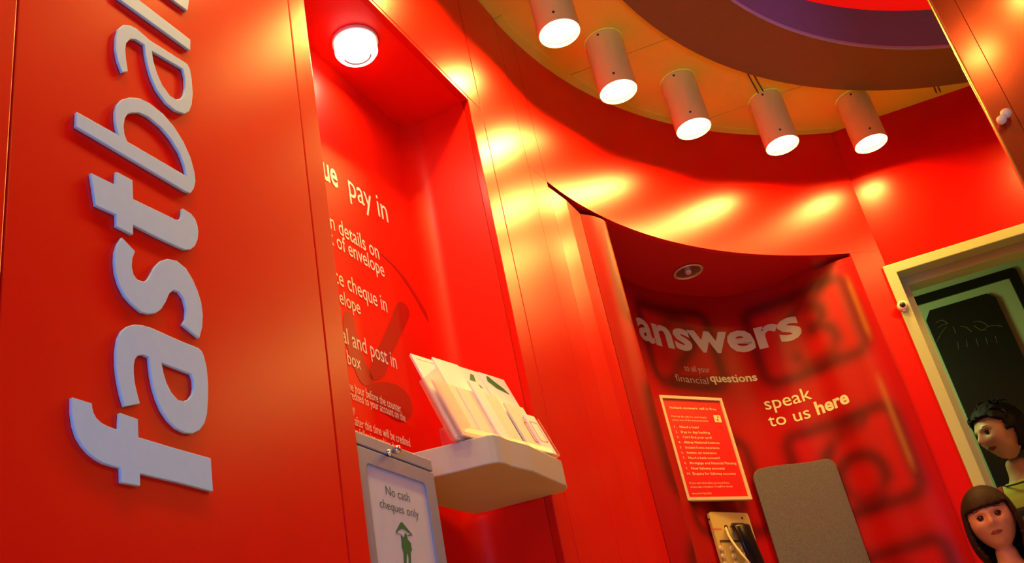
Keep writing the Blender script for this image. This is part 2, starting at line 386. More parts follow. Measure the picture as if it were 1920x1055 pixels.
# ---------------------------------------------------------------- ceiling with long boards round the coffer
ce = sempty('ceiling', 'ceiling of long cream boards round the circular recess', 'ceiling')
RC = np.array([2.075, 1.555]); RO, RI, ZR = 1.797, 1.565, 2.22 + CZ
def FUV(a, v, z): q = FT + a * FU + v * FN; return (q[0], q[1], z)
rc_a, rc_v = (RC - FT) @ FU, (RC - FT) @ FN
vs_ = []
for p in (((1168, 104)), ((1424, 189))):
    d, t = survey(p); q = d * (2.25 / t); vs_.append((q - FT) @ FN)
v1, v2 = vs_[0], vs_[1]; pitch = abs(v2 - v1) if abs(v2 - v1) > .25 else .5
RH = RO - .04
edges = sorted([v2 + k * pitch for k in range(-14, 3)])
for e0, e1 in zip(edges, edges[1:]):
    e0 += .002; e1 -= .002
    N = 24; vv = [e0 + (e1 - e0) * i / N for i in range(N + 1)]
    for side in (-1, 1):
        inner = []
        for v in vv:
            h = RH * RH - (v - rc_v) ** 2; inner.append(rc_a + side * (math.sqrt(h) if h > 0 else 0))
        outer = -3.6 if side < 0 else 3.4
        bm = bmesh.new()
        lo = [bm.verts.new(FUV(a, v, ZC)) for a, v in zip(inner, vv)]; lo2 = [bm.verts.new(FUV(outer, v, ZC)) for v in vv]
        hi = [bm.verts.new(FUV(a, v, ZC + .012)) for a, v in zip(inner, vv)]; hi2 = [bm.verts.new(FUV(outer, v, ZC + .012)) for v in vv]
        for i in range(N):
            bm.faces.new((lo[i], lo[i + 1], lo2[i + 1], lo2[i])); bm.faces.new((hi[i], hi2[i], hi2[i + 1], hi[i + 1]))
            bm.faces.new((lo[i], hi[i], hi[i + 1], lo[i + 1])); bm.faces.new((lo2[i], lo2[i + 1], hi2[i + 1], hi2[i]))
        bm.faces.new((lo[0], lo2[0], hi2[0], hi[0])); bm.faces.new((lo[N], hi[N], hi2[N], lo2[N]))
        bmo('ceiling_board', bm, CEIL, ce)
bm = bmesh.new(); boxf(bm, lambda a, v, z: FUV(a, v, z), -3.6, 3.4, -6.2, .02, ZC + .20, ZC + .26)
bmo('ceiling_slab', bm, CEIL_GAP, ce)
# edge bead that follows the round wall
bm = bmesh.new()
q = [[bm.verts.new(Ap(A_T + (A_E - A_T) * i / 60, z, d)) for i in range(61)] for z, d in ((ZC, -.030), (ZC - .004, -.030), (ZC - .004, .002), (ZC, .002))]
for a_, b_ in zip(q, q[1:]):
    for i in range(60): bm.faces.new((a_[i], a_[i + 1], b_[i + 1], b_[i]))
bmo('edge_bead', bm, CEIL, ce)
# ring soffit, lip, recess wall, red disc
rg = thing('ceiling_ring', 'brown flat ring with silver inner lip round the red ceiling disc with added glow', 'ceiling feature', (RC[0], RC[1], ZR))
bm = bmesh.new(); lathe(bm, [(RI + .001, ZR + .02), (RI + .001, ZR), (RO, ZR), (RO, ZC)], RC, 128); sharp(bmo('ring_soffit', bm, RINGM, rg))
bm = bmesh.new(); lathe(bm, [(RI - .006, ZR + .008), (RI - .006, ZR - .002), (RI - .003, ZR - .005), (RI + .001, ZR - .002), (RI + .001, ZR + .02)], RC, 128)
o = bmo('silver_lip', bm, SILV, rg, True); o['label'] = 'thin silver lip'
bm = bmesh.new(); lathe(bm, [(RI - .004, ZR + .006), (RI - .004, 2.407 + CZ)], RC, 128); o = bmo('recess_wall', bm, VIOLET, rg, True); o['label'] = 'grey violet inner wall of the recess'
bm = bmesh.new(); rr = lathe(bm, [(RI - .004, 2.407 + CZ), (.01, 2.407 + CZ)], RC, 128); bm.faces.new(rr[-1]); o = bmo('red_disc', bm, GLOWRED, rg); o['label'] = 'red disc with added glow'
# ---------------------------------------------------------------- far wall with doorway
wf = sempty('wall_far', 'flat red wall with the cream framed doorway')
DO0, DO1, DZT = 0.0, 0.86, 1.585 + CZ
pbox('wall_panel', Fp, -.03, DO0, .003, .10, 0, DZT, RED, wf)
pbox('wall_panel', Fp, -.03, 2.2, .003, .10, DZT, ZC, RED, wf)
pbox('wall_panel', Fp, DO1, 2.2, .003, .10, 0, DZT, RED, wf)
dr = sempty('door_1', 'cream doorway frame with stepped mouldings', 'door')
def portal(name, a0, a1, z1, w, o0, o1, ma, bev=.003):
    bm = bmesh.new()
    out = [(a0, 0), (a0, z1), (a1, z1), (a1, 0)]; inn = [(a0 + w, 0), (a0 + w, z1 - w), (a1 - w, z1 - w), (a1 - w, 0)]
    vv = {}
    for k, L in (('o', out), ('i', inn)):
        for j, (a, z) in enumerate(L):
            for oo in (o0, o1): vv[k, j, oo] = bm.verts.new(Fp(a, oo, z))
    for j in range(3):
        bm.faces.new([vv['o', j, o0], vv['o', j + 1, o0], vv['i', j + 1, o0], vv['i', j, o0]])
        bm.faces.new([vv['o', j, o1], vv['i', j, o1], vv['i', j + 1, o1], vv['o', j + 1, o1]])
        bm.faces.new([vv['o', j, o0], vv['o', j, o1], vv['o', j + 1, o1], vv['o', j + 1, o0]])
        bm.faces.new([vv['i', j, o0], vv['i', j + 1, o0], vv['i', j + 1, o1], vv['i', j, o1]])
    for j in (0, 3): bm.faces.new([vv['o', j, o0], vv['i', j, o0], vv['i', j, o1], vv['o', j, o1]])
    return bmo(name, bm, ma, dr, False, bev)
portal('architrave', -.012, .90, 1.600 + CZ, .040, -.022, .05, CREAMF)
portal('inner_frame', .024, .864, 1.564 + CZ, .038, .05, .13, CREAMF)
# small round detector on the frame
u_, z_ = onF((1692, 574), -.024)
det = thing('alarm_detector', 'small round white detector with a dark eye on the cream door frame', 'detector', Fp(u_, -.022, z_))
def lathe_dir(bm, c, nrm, prof, n=24):
    q = Vector(nrm).to_track_quat('Z', 'Y'); rings = []
    for r, h in prof: rings.append([bm.verts.new(Vector(c) + q @ Vector((r * math.cos(2 * math.pi * k / n), r * math.sin(2 * math.pi * k / n), h))) for k in range(n)])
    for a, b_ in zip(rings, rings[1:]):
        for k in range(n): bm.faces.new((a[k], a[(k + 1) % n], b_[(k + 1) % n], b_[k]))
    bm.faces.new(rings[0][::-1]); bm.faces.new(rings[-1])
NF = (-FN[0], -FN[1], 0)
bm = bmesh.new(); lathe_dir(bm, Fp(u_, -.022, z_), NF, [(.018, 0), (.020, .004), (.0185, .013), (.014, .017), (.010, .017)]); bmo('shell', bm, mat('detector_white', (.8, .78, .66), .4), det, True)
bm = bmesh.new(); lathe_dir(bm, Fp(u_, -.022 - .016, z_), NF, [(.0105, -.001), (.0105, .003), (.0075, .0075), (.002, .0095)]); o = bmo('eye', bm, DARKM, det, True); o['label'] = 'dark domed eye'
bm = bmesh.new(); boxf(bm, Fp, u_ - .005, u_ + .005, -.034, -.022, z_ - .024, z_ - .013); bmo('bracket', bm, mat('detector_bracket', (.6, .55, .4), .4), det, False, .002)
# back room
br = sempty('wall_back_room', 'pale green wall of the back room beyond the doorway')
pbox('wall_panel', Fp, -.6, 2.0, .95, 1.0, 0, ZC, PALEG, br)
pbox('wall_panel', Fp, -.65, -.6, .12, 1.0, 0, ZC, PALEG, br)
pbox('wall_panel', Fp, 2.0, 2.05, .12, 1.0, 0, ZC, PALEG, br)
struct(pbox('trim_1', Fp, -.6, 2.0, .11, 1.0, ZC, ZC + .03, CEIL), 'back room ceiling board', 'ceiling')
OB = .93
def FB(off): return lambda s, z: Fp(s, off, z)
P = [onF(p, OB) for p in ((1737, 600), (1743, 584), (1849, 550), (1865, 558), (1920, 674))]
bu0, bzt, bu1 = P[0][0], P[2][1], P[3][0] + .005
bzb = 1.15
bd = thing('black_display_board', 'tall black display board with clipped top corners and faint ochre scribbles', 'board', Fp((bu0 + bu1) / 2, OB, bzb))
pts = [(bu0, bzb), (bu1, bzb), (bu1, bzt - .032), (bu1 - .03, bzt), (bu0 + .03, bzt), (bu0, bzt - .04)]
flat_shape('board', pts, FB(OB), BLACKB, bd, P2=FB(OB + .018))
bm = bmesh.new(); rnd = random.Random(3)
for (x0, y0, x1, y1, bend) in ((1755, 605, 1778, 607, 6), (1758, 615, 1775, 607, 2), (1775, 612, 1757, 640, 3), (1825, 603, 1855, 613, 5), (1827, 610, 1850, 618, -4), (1840, 620, 1880, 612, 6), (1795, 640, 1798, 655, 1), (1812, 636, 1814, 650, 2), (1830, 634, 1834, 648, 1), (1848, 632, 1852, 646, 2), (1866, 630, 1870, 642, 1), (1800, 612, 1822, 622, 4), (1787, 612, 1792, 625, 2)):
    pts3 = []
    for k in range(7):
        t = k / 6; pp = (x0 + (x1 - x0) * t, y0 + (y1 - y0) * t - bend * math.sin(math.pi * t)); uu, zz = onF(pp, OB - .001); pts3.append(Fp(uu, OB - .001, zz))
    bm = bmesh.new(); tube(bm, pts3, .0015, 5); bmo('scribble', bm, CHALK, bd)
fo = [onF(p, OB + .01) for p in ((1715, 560), (1893, 503), (1720, 575), (1902, 502))]
fu0, fzt, fu1 = fo[0][0] - .06, fo[1][1], fo[3][0] + .004
fr = thing('black_wall_frame', 'thick black outline frame on the pale green back room wall', 'frame', Fp((fu0 + fu1) / 2, .95, bzb))
def FRp(s, z): return Fp(s, .938, z)
def FRb(s, z): return Fp(s, .9499, z)
t_ = .043
flat_shape('outline', rrect(fu0, fu1, bzb - .15, fzt, .02), FRp, BLACKB, fr, holes=[rrect(fu0 + t_, fu1 - t_, bzb - .15 + t_, fzt - t_, .006)], P2=FRb)

# ================================================================== LAMPS
ring_ang = [101.3, 115.3, 130.6, 145.3, 159.2]
lab = ['cylinder ceiling lamp nearest the far wall above the doorway', 'cylinder ceiling lamp second from the right with a cable above it', 'middle one of the five cylinder ceiling lamps', 'cylinder ceiling lamp second from the left', 'leftmost and largest cylinder ceiling lamp cut by the top of the picture']
pos = [(C0[0] + 1.582 * math.cos(math.radians(a)), C0[1] + 1.582 * math.sin(math.radians(a))) for a in ring_ang]
pos += [tuple((LT + u * LU - .24 * LN)) for u in (-.50, -.92, -1.34, -1.80)]
lab += ['cylinder ceiling lamp above the niche front', 'cylinder ceiling lamp above the left niche edge', 'cylinder ceiling lamp over the tall silver letters', 'cylinder ceiling lamp over the near end of the straight wall']
pos += [(.769, -.138), (.985, .035)] + [tuple(np.array(Fp(d, -.42, 0))[:2]) for d in (.78, 1.35)]; lab += ['cylinder ceiling lamp over the entrance left of its neighbour', 'cylinder ceiling lamp over the entrance farther right', 'cylinder ceiling lamp behind the copper panel', 'cylinder ceiling lamp at the right end of the far wall']
LZ = 2.03 + CZ; LR = .064
lampg = 'cylinder lamps along the ceiling edge'
lens_me = None
for i, ((x, y), lb) in enumerate(zip(pos, lab)):
    t = thing('ceiling_lamp', lb, 'lamp', (x, y, LZ), lampg)
    bm = bmesh.new(); rr = lathe(bm, [(.057, ZC - .06), (.060, LZ + .004), (.0615, LZ), (LR, LZ), (LR, ZC - .0005)], (x, y), 48)
    sharp(bmo('housing', bm, LAMPM, t))
    bm = bmesh.new(); rr = lathe(bm, [(.0592, LZ + .016), (.04, LZ + .0155), (.01, LZ + .015)], (x, y), 48); bm.faces.new(rr[-1]); bm.normal_update(); bmo('lens', bm, LENS, t)
    for (aa, zz) in ((250, ZC - .018), (262, LZ + .03)):
        bm = bmesh.new(); a = math.radians(aa); c = Vector((x + LR * math.cos(a), y + LR * math.sin(a), zz)); lathe_dir(bm, c, (math.cos(a), math.sin(a), 0), [(.004, -.001), (.004, .0015), (.002, .0025)], 10)
        bmo('screw', bm, DARKM, t)
    area('bulb', (x, y, LZ + .012), (x, y, 0), .11, LAMP_W * (.4 if y < .1 and x > .5 else 1), LAMP_COL)['label'] = 'bulb'
for o in [o for o in COL.objects if o.type == 'LIGHT' and o.name.startswith('bulb')]:
    del o['label']
# twin wires on the ceiling
for (pa, pb, lb) in ((((1398, 132), (1423, 177)), ((1409, 134), (1433, 175)), 'pair of thin dark wires running from the ring to a lamp'), (((1748, 154), (1757, 176)), ((1757, 156), (1764, 174)), 'short pair of thin dark wires beside the copper panel')):
    bm = bmesh.new()
    for (p, q_) in (pa, pb):
        P3 = []
        for k in (p, q_):
            d, tt = survey(k); h = 2.243 / tt; P3.append((d[0] * h, d[1] * h, ZC - .003))
        tube(bm, P3, .0022, 6)
    tag(bmo('ceiling_wire', bm, DARKM), lb, 'wire')

# niche puck light
px_, py_ = -.247, 1.835
t = thing('niche_puck_light', 'round glowing puck light under the niche top', 'lamp', (px_, py_, ZN - .04))
bm = bmesh.new(); rr = lathe(bm, [(.050, ZN - .0005), (.051, ZN - .034), (.046, ZN - .042), (.03, ZN - .0425)], (px_, py_), 40); bm.faces.new(rr[-1]); bmo('diffuser', bm, GLOW2, t, True)
bm = bmesh.new(); rr = lathe(bm, [(.055, ZN), (.055, ZN - .008), (.051, ZN - .008)], (px_, py_), 40); bmo('rim', bm, mat('puck_rim', (.9, .5, .4), .4), t, True)
bm = bmesh.new(); tube(bm, [(px_ + .033 * math.cos(math.radians(a)), py_ + .033 * math.sin(math.radians(a)), ZN - .043) for a in range(15, 166, 10)], .0022, 6)
o = bmo('vent_slot', bm, GREYL, t); o['label'] = 'curved grey slot in the lens'
area('puck_bulb', (px_, py_, ZN - .046), (px_, py_, 0), .08, 1.7, (1, .70, .42))

# booth downlight
d, tt = survey((1290, 508)); h = 1.676 / tt; dx_, dy_ = d[0] * h, d[1] * h
t = thing('recessed_downlight', 'unlit recessed downlight with brass rim in the booth soffit', 'lamp', (dx_, dy_, ZB))
bm = bmesh.new(); lathe(bm, [(.047, ZB - .001), (.0555, ZB - .002), (.057, ZB - .004), (.0545, ZB - .007), (.047, ZB - .006), (.046, ZB - .001)], (dx_, dy_), 48); bmo('rim', bm, mat('downlight_rim', (.78, .62, .25), .3, metal=.3), t, True)
bm = bmesh.new(); rr = lathe(bm, [(.0465, ZB - .004), (.040, ZB - .003), (.030, ZB - .0022), (.012, ZB - .0018)], (dx_, dy_), 48); bm.faces.new(rr[-1])
bmo('reflector', bm, mat('facet_reflector', (.62, .55, .4), .12, metal=1, bump=1.0, nscale=120), t, False)
bm = bmesh.new(); cyl(bm, (dx_, dy_, ZB - .0025), (dx_, dy_, ZB - .012), .012, .009, 16); bmo('bulb_cap', bm, mat('bulb_glass', (.7, .6, .4), .1), t)

# ================================================================== BIG SILVER LETTERS
def c1(q): return [(x / 1.99, y / 1.99) for x, y in q]
def c2(q): return [(x / 1.9017, 500 + y / 1.9017) for x, y in q]
LET = []
LET.append(('letter f at the foot of the silver sign', c2([(258, 465), (328, 487), (330, 505), (335, 522), (345, 540), (362, 556), (385, 568), (425, 583), (428, 520), (492, 543), (494, 607), (620, 645), (752, 682), (760, 800), (640, 768), (500, 736), (500, 780), (434, 767), (432, 716), (400, 708), (370, 698), (345, 684), (318, 662), (295, 635), (277, 605), (264, 565), (257, 515)]), []))
LET.append(('bold letter a just above the letter f', c2([(445, 497), (500, 487), (490, 450), (482, 415), (478, 380), (478, 350), (483, 328), (493, 316), (510, 313), (533, 322), (535, 350), (540, 390), (548, 430), (560, 470), (577, 510), (600, 545), (628, 573), (660, 590), (690, 593), (713, 582), (730, 558), (739, 525), (743, 470), (743, 415), (738, 360), (728, 318), (720, 300), (708, 289), (640, 262), (540, 217), (510, 208), (480, 205), (455, 212), (435, 228), (422, 255), (415, 300), (415, 350), (421, 400), (432, 453)]),
            [c2([(577, 342), (683, 382), (690, 400), (692, 430), (688, 453), (675, 470), (655, 479), (635, 474), (612, 448), (594, 412), (583, 375)])]))
spx = [(228.6, 444.7), (253.8, 470.9), (248.5, 484.9), (247.5, 500), (250.5, 514), (258, 524), (269.8, 527.9), (278, 523), (284, 513), (291.5, 499), (301.5, 489), (314, 485), (331.7, 488.4), (349, 502.5), (362, 524), (371, 545), (377.5, 566), (380.8, 590), (379.7, 613), (374.4, 633.6), (342.8, 607.8), (348.6, 597.3), (349.7, 578.9), (344.4, 557.8), (336.5, 547.3), (326, 543.6), (318, 550), (311.3, 565.7), (302.4, 579.9), (292, 587), (280, 588), (265, 584), (247.1, 568.4), (234, 553), (224, 533), (217.5, 512), (215.5, 490), (216.5, 472), (221, 457.3)]
LET.append(('bold letter s between the letters a and t', spx, []))
LET.append(('bold letter t above the letter s', c1([(340, 645), (432, 690), (435, 640), (495, 672), (497, 742), (580, 782), (655, 818), (668, 820), (677, 812), (681, 798), (682, 777), (714, 797), (728, 815), (737, 840), (741, 865), (738, 893), (728, 917), (712, 930), (692, 931), (665, 920), (580, 880), (497, 838), (497, 875), (435, 843), (435, 800), (358, 765)]), []))
LET.append(('light letter b in the middle of the sign', c1([(287, 417), (445, 505), (436, 480), (431, 450), (431, 415), (439, 388), (455, 371), (485, 363), (520, 366), (560, 385), (610, 425), (650, 472), (685, 528), (712, 588), (726, 640), (730, 675), (724, 703), (712, 720), (690, 712), (285, 472)]),
            [c1([(475, 527), (465, 500), (462, 470), (466, 442), (476, 426), (492, 420), (520, 420), (555, 435), (600, 472), (638, 517), (670, 568), (688, 615), (697, 657)])]))
LET.append(('light letter a above the letter b', c1([(458, 270), (478, 266), (471, 222), (468, 185), (472, 160), (487, 145), (508, 147), (540, 167), (544, 205), (552, 245), (565, 288), (585, 333), (620, 383), (655, 412), (690, 424), (706, 415), (716, 390), (720, 350), (716, 295), (709, 257), (699, 238), (560, 150), (510, 106), (485, 94), (462, 92), (442, 108), (434, 140), (432, 180), (440, 225)]),
            [c1([(567, 190), (683, 257), (691, 290), (692, 325), (687, 352), (677, 367), (658, 371), (635, 357), (606, 317), (586, 272), (573, 228)])]))
LET.append(('light letter n cut by the top of the picture', c1([(710, 188), (711, 148), (600, 62), (500, -15), (478, -40), (468, -70), (475, -90), (500, -95), (560, -65), (700, 40), (706, 0), (560, -112), (500, -145), (460, -148), (438, -125), (433, -85), (440, -60), (447, -42), (432, -52), (434, -12)]), []))
for lb, px, holes in LET:
    f = lambda q: [onL(p, -.005) for p in q]
    P0 = f(px); cu = sum(p[0] for p in P0) / len(P0); czz = sum(p[1] for p in P0) / len(P0)
    o = flat_shape('sign_letter', P0, lambda s, z: Lp(s, -.005, z), LETTER, None, [f(h_) for h_ in holes], P2=lambda s, z: Lp(s, -.0003, z), bevel=.0008)
    tag(o, 'silver ' + lb, 'letter', 'raised silver letters up the red panel')

# ================================================================== NICHE PRINT (on the niche back)
NP = lambda s, z: Lp(s, ND - .0012, z)
NP2 = lambda s, z: Lp(s, ND - .0007, z)
def nl(body, end, hpx_top, bold=0.0, ma=WHITE, cond=.62, k=1.0):
    """right end of the baseline and ascender top as survey points"""
    u1_, z0_ = onL(end, ND); ut, zt = onL(hpx_top, ND)
    return text('lettering', body, NP, 0, z0_, (zt - z0_) * 1.32 * k, bold=bold, ma=ma, parent=wl, right=u1_, cond=cond)
nl('pay in', (728, 418), (713, 369), cond=.74, k=1.1)
u1_, z0_ = onL((634, 353), ND); hh = onL((713, 369), ND)[1] - onL((727, 418), ND)[1]
text('lettering', 'Cheque', NP, 0, z0_, hh * 1.45, bold=.022, ma=WHITE, parent=wl, right=u1_, cond=.60)
for body, e, tp in (('Fill in details on', (711, 487), (703, 450)), ('back of envelope', (721, 520), (713, 484)), ('Place cheque in', (726, 586), (719, 549)), ('envelope', (676, 590), (668, 555)),
                    ('Seal and post in', (744, 692), (737, 655)), ('box', (677, 694), (669, 660))):
    nl(body, e, tp, .004, k=.88, cond=.69)
for body, e, tp in (('Cheques posted one hour before the counter', (752, 774), (749, 755)), ('closes will be credited to your account on the', (760, 791), (757, 773)), ('same day', (665, 774), (663, 757)),
                    ('Cheques posted after this time will be credited', (769, 838), (766, 819)), ('on the following working day', (745, 846), (742, 828))):
    nl(body, e, tp, 0, cond=.58, k=.95)
def pxshape(name, px, n=6, closed=True, holes=()):
    q = crom([onL(p, ND) for p in px], n, True)
    return flat_shape(name, [tuple(a) for a in q], NP2, RED_MARK, wl)
o = pxshape('printed_stroke', [(752, 566), (764, 576), (766, 595), (750, 630), (733, 665), (722, 700), (705, 712), (692, 706), (697, 680), (715, 640), (732, 600), (742, 573)]); o['label'] = 'dark red printed brush stroke'
pxshape('printed_stroke', [(648, 584), (660, 590), (668, 625), (676, 660), (700, 712), (690, 722), (676, 716), (660, 680), (648, 640), (643, 600)])
pxshape('printed_stroke', [(712, 716), (745, 722), (768, 745), (772, 775), (755, 790), (730, 780), (700, 750), (690, 726)])
arcpx = [(690, 462), (715, 478), (745, 508), (772, 548), (800, 598), (820, 640), (833, 672)]
q1 = crom([onL(p, ND) for p in arcpx], 6); q2 = crom([onL((p[0] + 8, p[1] + 4), ND) for p in arcpx], 6)
flat_shape('printed_line', [tuple(a) for a in q1] + [tuple(a) for a in q2[::-1]], NP2, RED_MARK, wl)

# ================================================================== DEPOSIT BOX
u0b, ztb = -1.072, .579 + CZ; u1b = onL((812, 885), .006)[0]
OBX = .006
uL = u0b + .012
bx = thing('deposit_box', 'grey metal cheque deposit box with a notice panel standing in the niche', 'box', Lp((uL + u1b) / 2, .1, 0))
zl = onL((812, 885), OBX)[1]; zt1 = onL((808, 862), OBX)[1]
pbox('body', Lp, uL, u1b - .004, OBX + .012, ND - .004, 0.004, zt1 - .004, BOXM, bx, .003)
pbox('top_bar', Lp, uL, u1b, OBX, OBX + .011, zl + .0015, zt1, BOXM, bx, .0015)
po = rrect(uL, u1b, .45, zl - .0015, .002, 2)
iu0, izt = onL((688, 868), OBX); iu1 = onL((800, 908), OBX)[0]; izt = onL((740, 880), OBX)[1]
iu0 = uL + .024; iu1 = u1b - .031; izt = zl - .026
flat_shape('door', po, lambda s, z: Lp(s, OBX, z), BOXM, bx, [rrect(iu0, iu1, .62, izt, .010)], P2=lambda s, z: Lp(s, OBX + .010, z), bevel=.0008)
pbox('front_lower', Lp, uL, u1b, OBX, OBX + .010, .004, .447, BOXM, bx, .001)
no = pbox('notice', Lp, iu0 - .002, iu1 + .002, OBX + .0035, OBX + .006, .62, izt + .001, NOTICE, bx)
no['label'] = 'pale printed notice behind a metal frame'
NB = lambda s, z: Lp(s, OBX + .0030, z)
for body, e0, e1, tp in (('No cash', (725, 930), (769, 938), (727, 912)), ('cheques only', (713, 950), (786, 972), (714, 932))):
    a, za = onL(e0, OBX + .003); b_, zb_ = onL(e1, OBX + .003); zt_ = onL(tp, OBX + .003)[1]
    o = text('notice_lettering', body, NB, a, (za + zb_) / 2, (zt_ - za) * 1.3, width=b_ - a, bold=-.004, ma=mat('dark_green_ink', (.03, .10, .07), .5), parent=no)
def nbs(px, ma=GREEN, closed=False):
    return flat_shape('printed_figure', [onL(p, OBX + .003) for p in px], NB, ma, no)
S6 = lambda q: [(680 + x / 6.03, 880 + y / 6.03) for x, y in q]
nbs(S6([(440, 590), (452, 600), (565, 738), (555, 745), (520, 752), (505, 740), (550, 735), (475, 678), (445, 668), (415, 678), (385, 712), (440, 735), (435, 742), (375, 715), (380, 690), (425, 600)])); 
nbs(S6([(478, 712), (500, 735), (512, 790), (545, 830), (552, 880), (560, 900), (545, 940), (548, 1075), (522, 1078), (520, 980), (500, 930), (498, 1085), (470, 1090), (462, 930), (445, 880), (440, 800), (432, 740), (450, 745), (458, 765), (470, 760)]))
# lock knob on the top bar
u_, z_ = onL((738, 845), OBX - .01)
NLv = (-LN[0], -LN[1], 0)
bm = bmesh.new(); lathe_dir(bm, Lp(u_, OBX, z_), NLv, [(.006, -.001), (.006, .003), (.004, .004), (.004, .012), (.0065, .013), (.0075, .018), (.0055, .022), (.002, .023)]); o = bmo('knob', bm, CHROME, bx, True); o['label'] = 'small chrome knob'

# ================================================================== SHELF + LEAFLETS
ZS = .61 + CZ; TS = .058
so = [(-.3033 + .012, 1.8550 - .02), (-.245, 1.822), (-.185, 1.808), (-.146, 1.803), (-.122, 1.807), (-.100, 1.820), (-.080, 1.85), (-.038, 1.962), (.0, 2.05), (.020, 2.098), (.024, 2.118), (.018, 2.136), (.003, 2.147), (-.03, 2.153), (-.071, 2.159), (-.16, 2.172)]
# clip into the niche: back edge against the niche back
bk = [Lp(-.40, ND - .006, 0)[:2], Lp(-.62, ND - .004, 0)[:2], Lp(-.80, ND - .004, 0)[:2], Lp(-.80, .1, 0)[:2]]
sp_ = []
for p in so:
    r_ = np.array(p) - LT; uu, oo = r_ @ LU, r_ @ LN
    if oo > -.0 and uu > UN1 - .008: uu = UN1 - .008
    sp_.append((uu, oo))
def onH(p, z):
    d, t = survey(p); q = d * (z / t) - LT; return (q @ LU, q @ LN)
sp_ = [onH(p, .668) for p in ((775, 848), (850, 830), (895, 818.5), (912, 815))] + [onH((p[0], p[1] ), .668) for p in ((925, 813.5), (938, 816), (950, 822))] + [onH(p, .61) for p in ((1000, 884), (1050, 906), (1062, 911), (1064, 916), (1058, 922), (1040, 927), (985, 941), (911, 960), (892, 962), (876, 961.5), (862, 958))]
sp_ = [(u, o_) if not (o_ > -.002 and u > UN1 - .008) else (UN1 - .008, o_) for u, o_ in sp_]
sp_ = [(u, min(o_, ND - .004)) for u, o_ in sp_]
sp_ += [ (sp_[0][0] - .01, ND - .004), (sp_[0][0] - .01, sp_[0][1])]
print('SHELF', [(round(float(a), 3), round(float(b_), 3)) for a, b_ in sp_])
bm = bmesh.new(); extrude_poly(bm, [Lp(u, o_, ZS) for u, o_ in sp_], [Lp(u, o_, ZS + TS) for u, o_ in sp_])
sh = bmo('corner_shelf', bm, SHELF, None, False, .0025, 2)
tag(sh, 'beige shelf with rounded corners carrying the leaflets beside the deposit box', 'shelf')
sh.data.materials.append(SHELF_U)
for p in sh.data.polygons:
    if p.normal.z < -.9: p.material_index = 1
# leaflet holder: clear acrylic with pockets, leaning back
ZTOP = ZS + TS
LEAN = math.radians(19)
def Hp(u, w, h):                       # u along, w out of the holder towards the room, h up the slope
    return Lp(u, .022 - .2 * (u + .668) + h * math.sin(LEAN) - w * math.cos(LEAN), ZTOP + .006 + h * math.cos(LEAN) + w * math.sin(LEAN))
hd = thing('leaflet_holder', 'clear acrylic leaflet holder leaning back on the beige shelf', 'holder', Lp(-.48, .04, ZTOP))
HU0, HU1 = -.673, -.366
pbox('back_plate', Hp, HU0, HU1, -.018, -.015, .0, .155, ACRYL, hd, .0008)
pbox('base_tray', Hp, HU0, HU1, -.018, .012, -.003, .0, ACRYL, hd)
pbox('front_lip', Hp, HU0, HU1 - .02, .0115, .0135, 0, .014, ACRYL, hd)
pbox('side_plate', Hp, HU0 - .003, HU0, -.018, .030, 0, .150, ACRYL, hd)
pbox('side_plate', Hp, HU1, HU1 + .003, -.018, .012, 0, .10, ACRYL, hd)
for q_ in (HU0 + .04, HU1 - .04): pbox('foot', Lp, q_, q_ + .02, .055, .085, ZTOP, ZTOP + .05, ACRYL, hd)
lg = 'leaflets standing in the acrylic holder'
def leaflet(u0, u1, w, h0, h1, ma, lb, mark=None, th=.0022, n=3):
    t = thing('leaflet', lb, 'leaflet', Hp((u0 + u1) / 2, w, h0), lg)
    pbox('cover', Hp, u0, u1, w, w + th, h0, h1, ma, t, .0004)
    pbox('inner_pages', Hp, u0 + .001, u1 - .001, w - .003, w - .0002, h0, h1 - .0015, PAPER2, t)
    if mark == 'line':
        pbox('fold_line', Hp, u0 + .01, u1 - .012, w + th, w + th + .0002, h1 - .012, h1 - .0105, GREYL, t)
    if mark == 'green_a':
        c = (u0 + u1) / 2; flat_shape('printed_mark', [(c - .028, h1 - .050), (c + .016, h1 - .052), (c + .002, h1 - .036), (c + .008, h1 - .016), (c - .002, h1 - .014)], lambda s, z: Hp(s, w + th + .0004, z), GREEN, t)
        bm = bmesh.new()
        for dd in (0, .014): lathe_dir(bm, Hp(c - .002 + dd, w + th, h1 - .068), Vector(Hp(0, 1, 0)) - Vector(Hp(0, 0, 0)), [(.0025, 0), (.0025, .0005)], 8)
        bmo('printed_dot', bm, GREEN, t)
    if mark == 'green_b':
        c = (u0 + u1) / 2; flat_shape('printed_mark', [(c - .024, h1 - .008), (c - .030, h1 - .024), (c - .008, h1 - .040), (c + .030, h1 - .048), (c + .018, h1 - .032), (c, h1 - .020), (c - .016, h1 - .006)], lambda s, z: Hp(s, w + th + .0004, z), GREEN, t)
    if mark == 'box':
        flat_shape('printed_box', rrect(u1 - .034, u1 - .006, h0 + .03, h0 + .085, .003, 2), lambda s, z: Hp(s, w + th + .0004, z), REDN, t, [rrect(u1 - .032, u1 - .008, h0 + .032, h0 + .083, .003, 2)])
    return t
W_ = .074
cols = [-.668, -.597, -.526, -.455]
leaflet(cols[0], cols[0] + W_, -.012, 0, .222, PAPER, 'tall plain white leaflet at the left end of the holder', 'line')
leaflet(cols[1] - .006, cols[1] + W_, -.009, 0, .229, PAPER, 'tall white leaflet second from left in the back row')
leaflet(cols[2], cols[2] + W_ + .006, -.012, 0, .230, PAPER, 'tall white leaflet with a small green cap and two dots', 'green_a')
leaflet(cols[3], cols[3] + W_ + .012, -.009, 0, .228, PAPER, 'tall white leaflet with a large green swoosh at the right end', 'green_b')
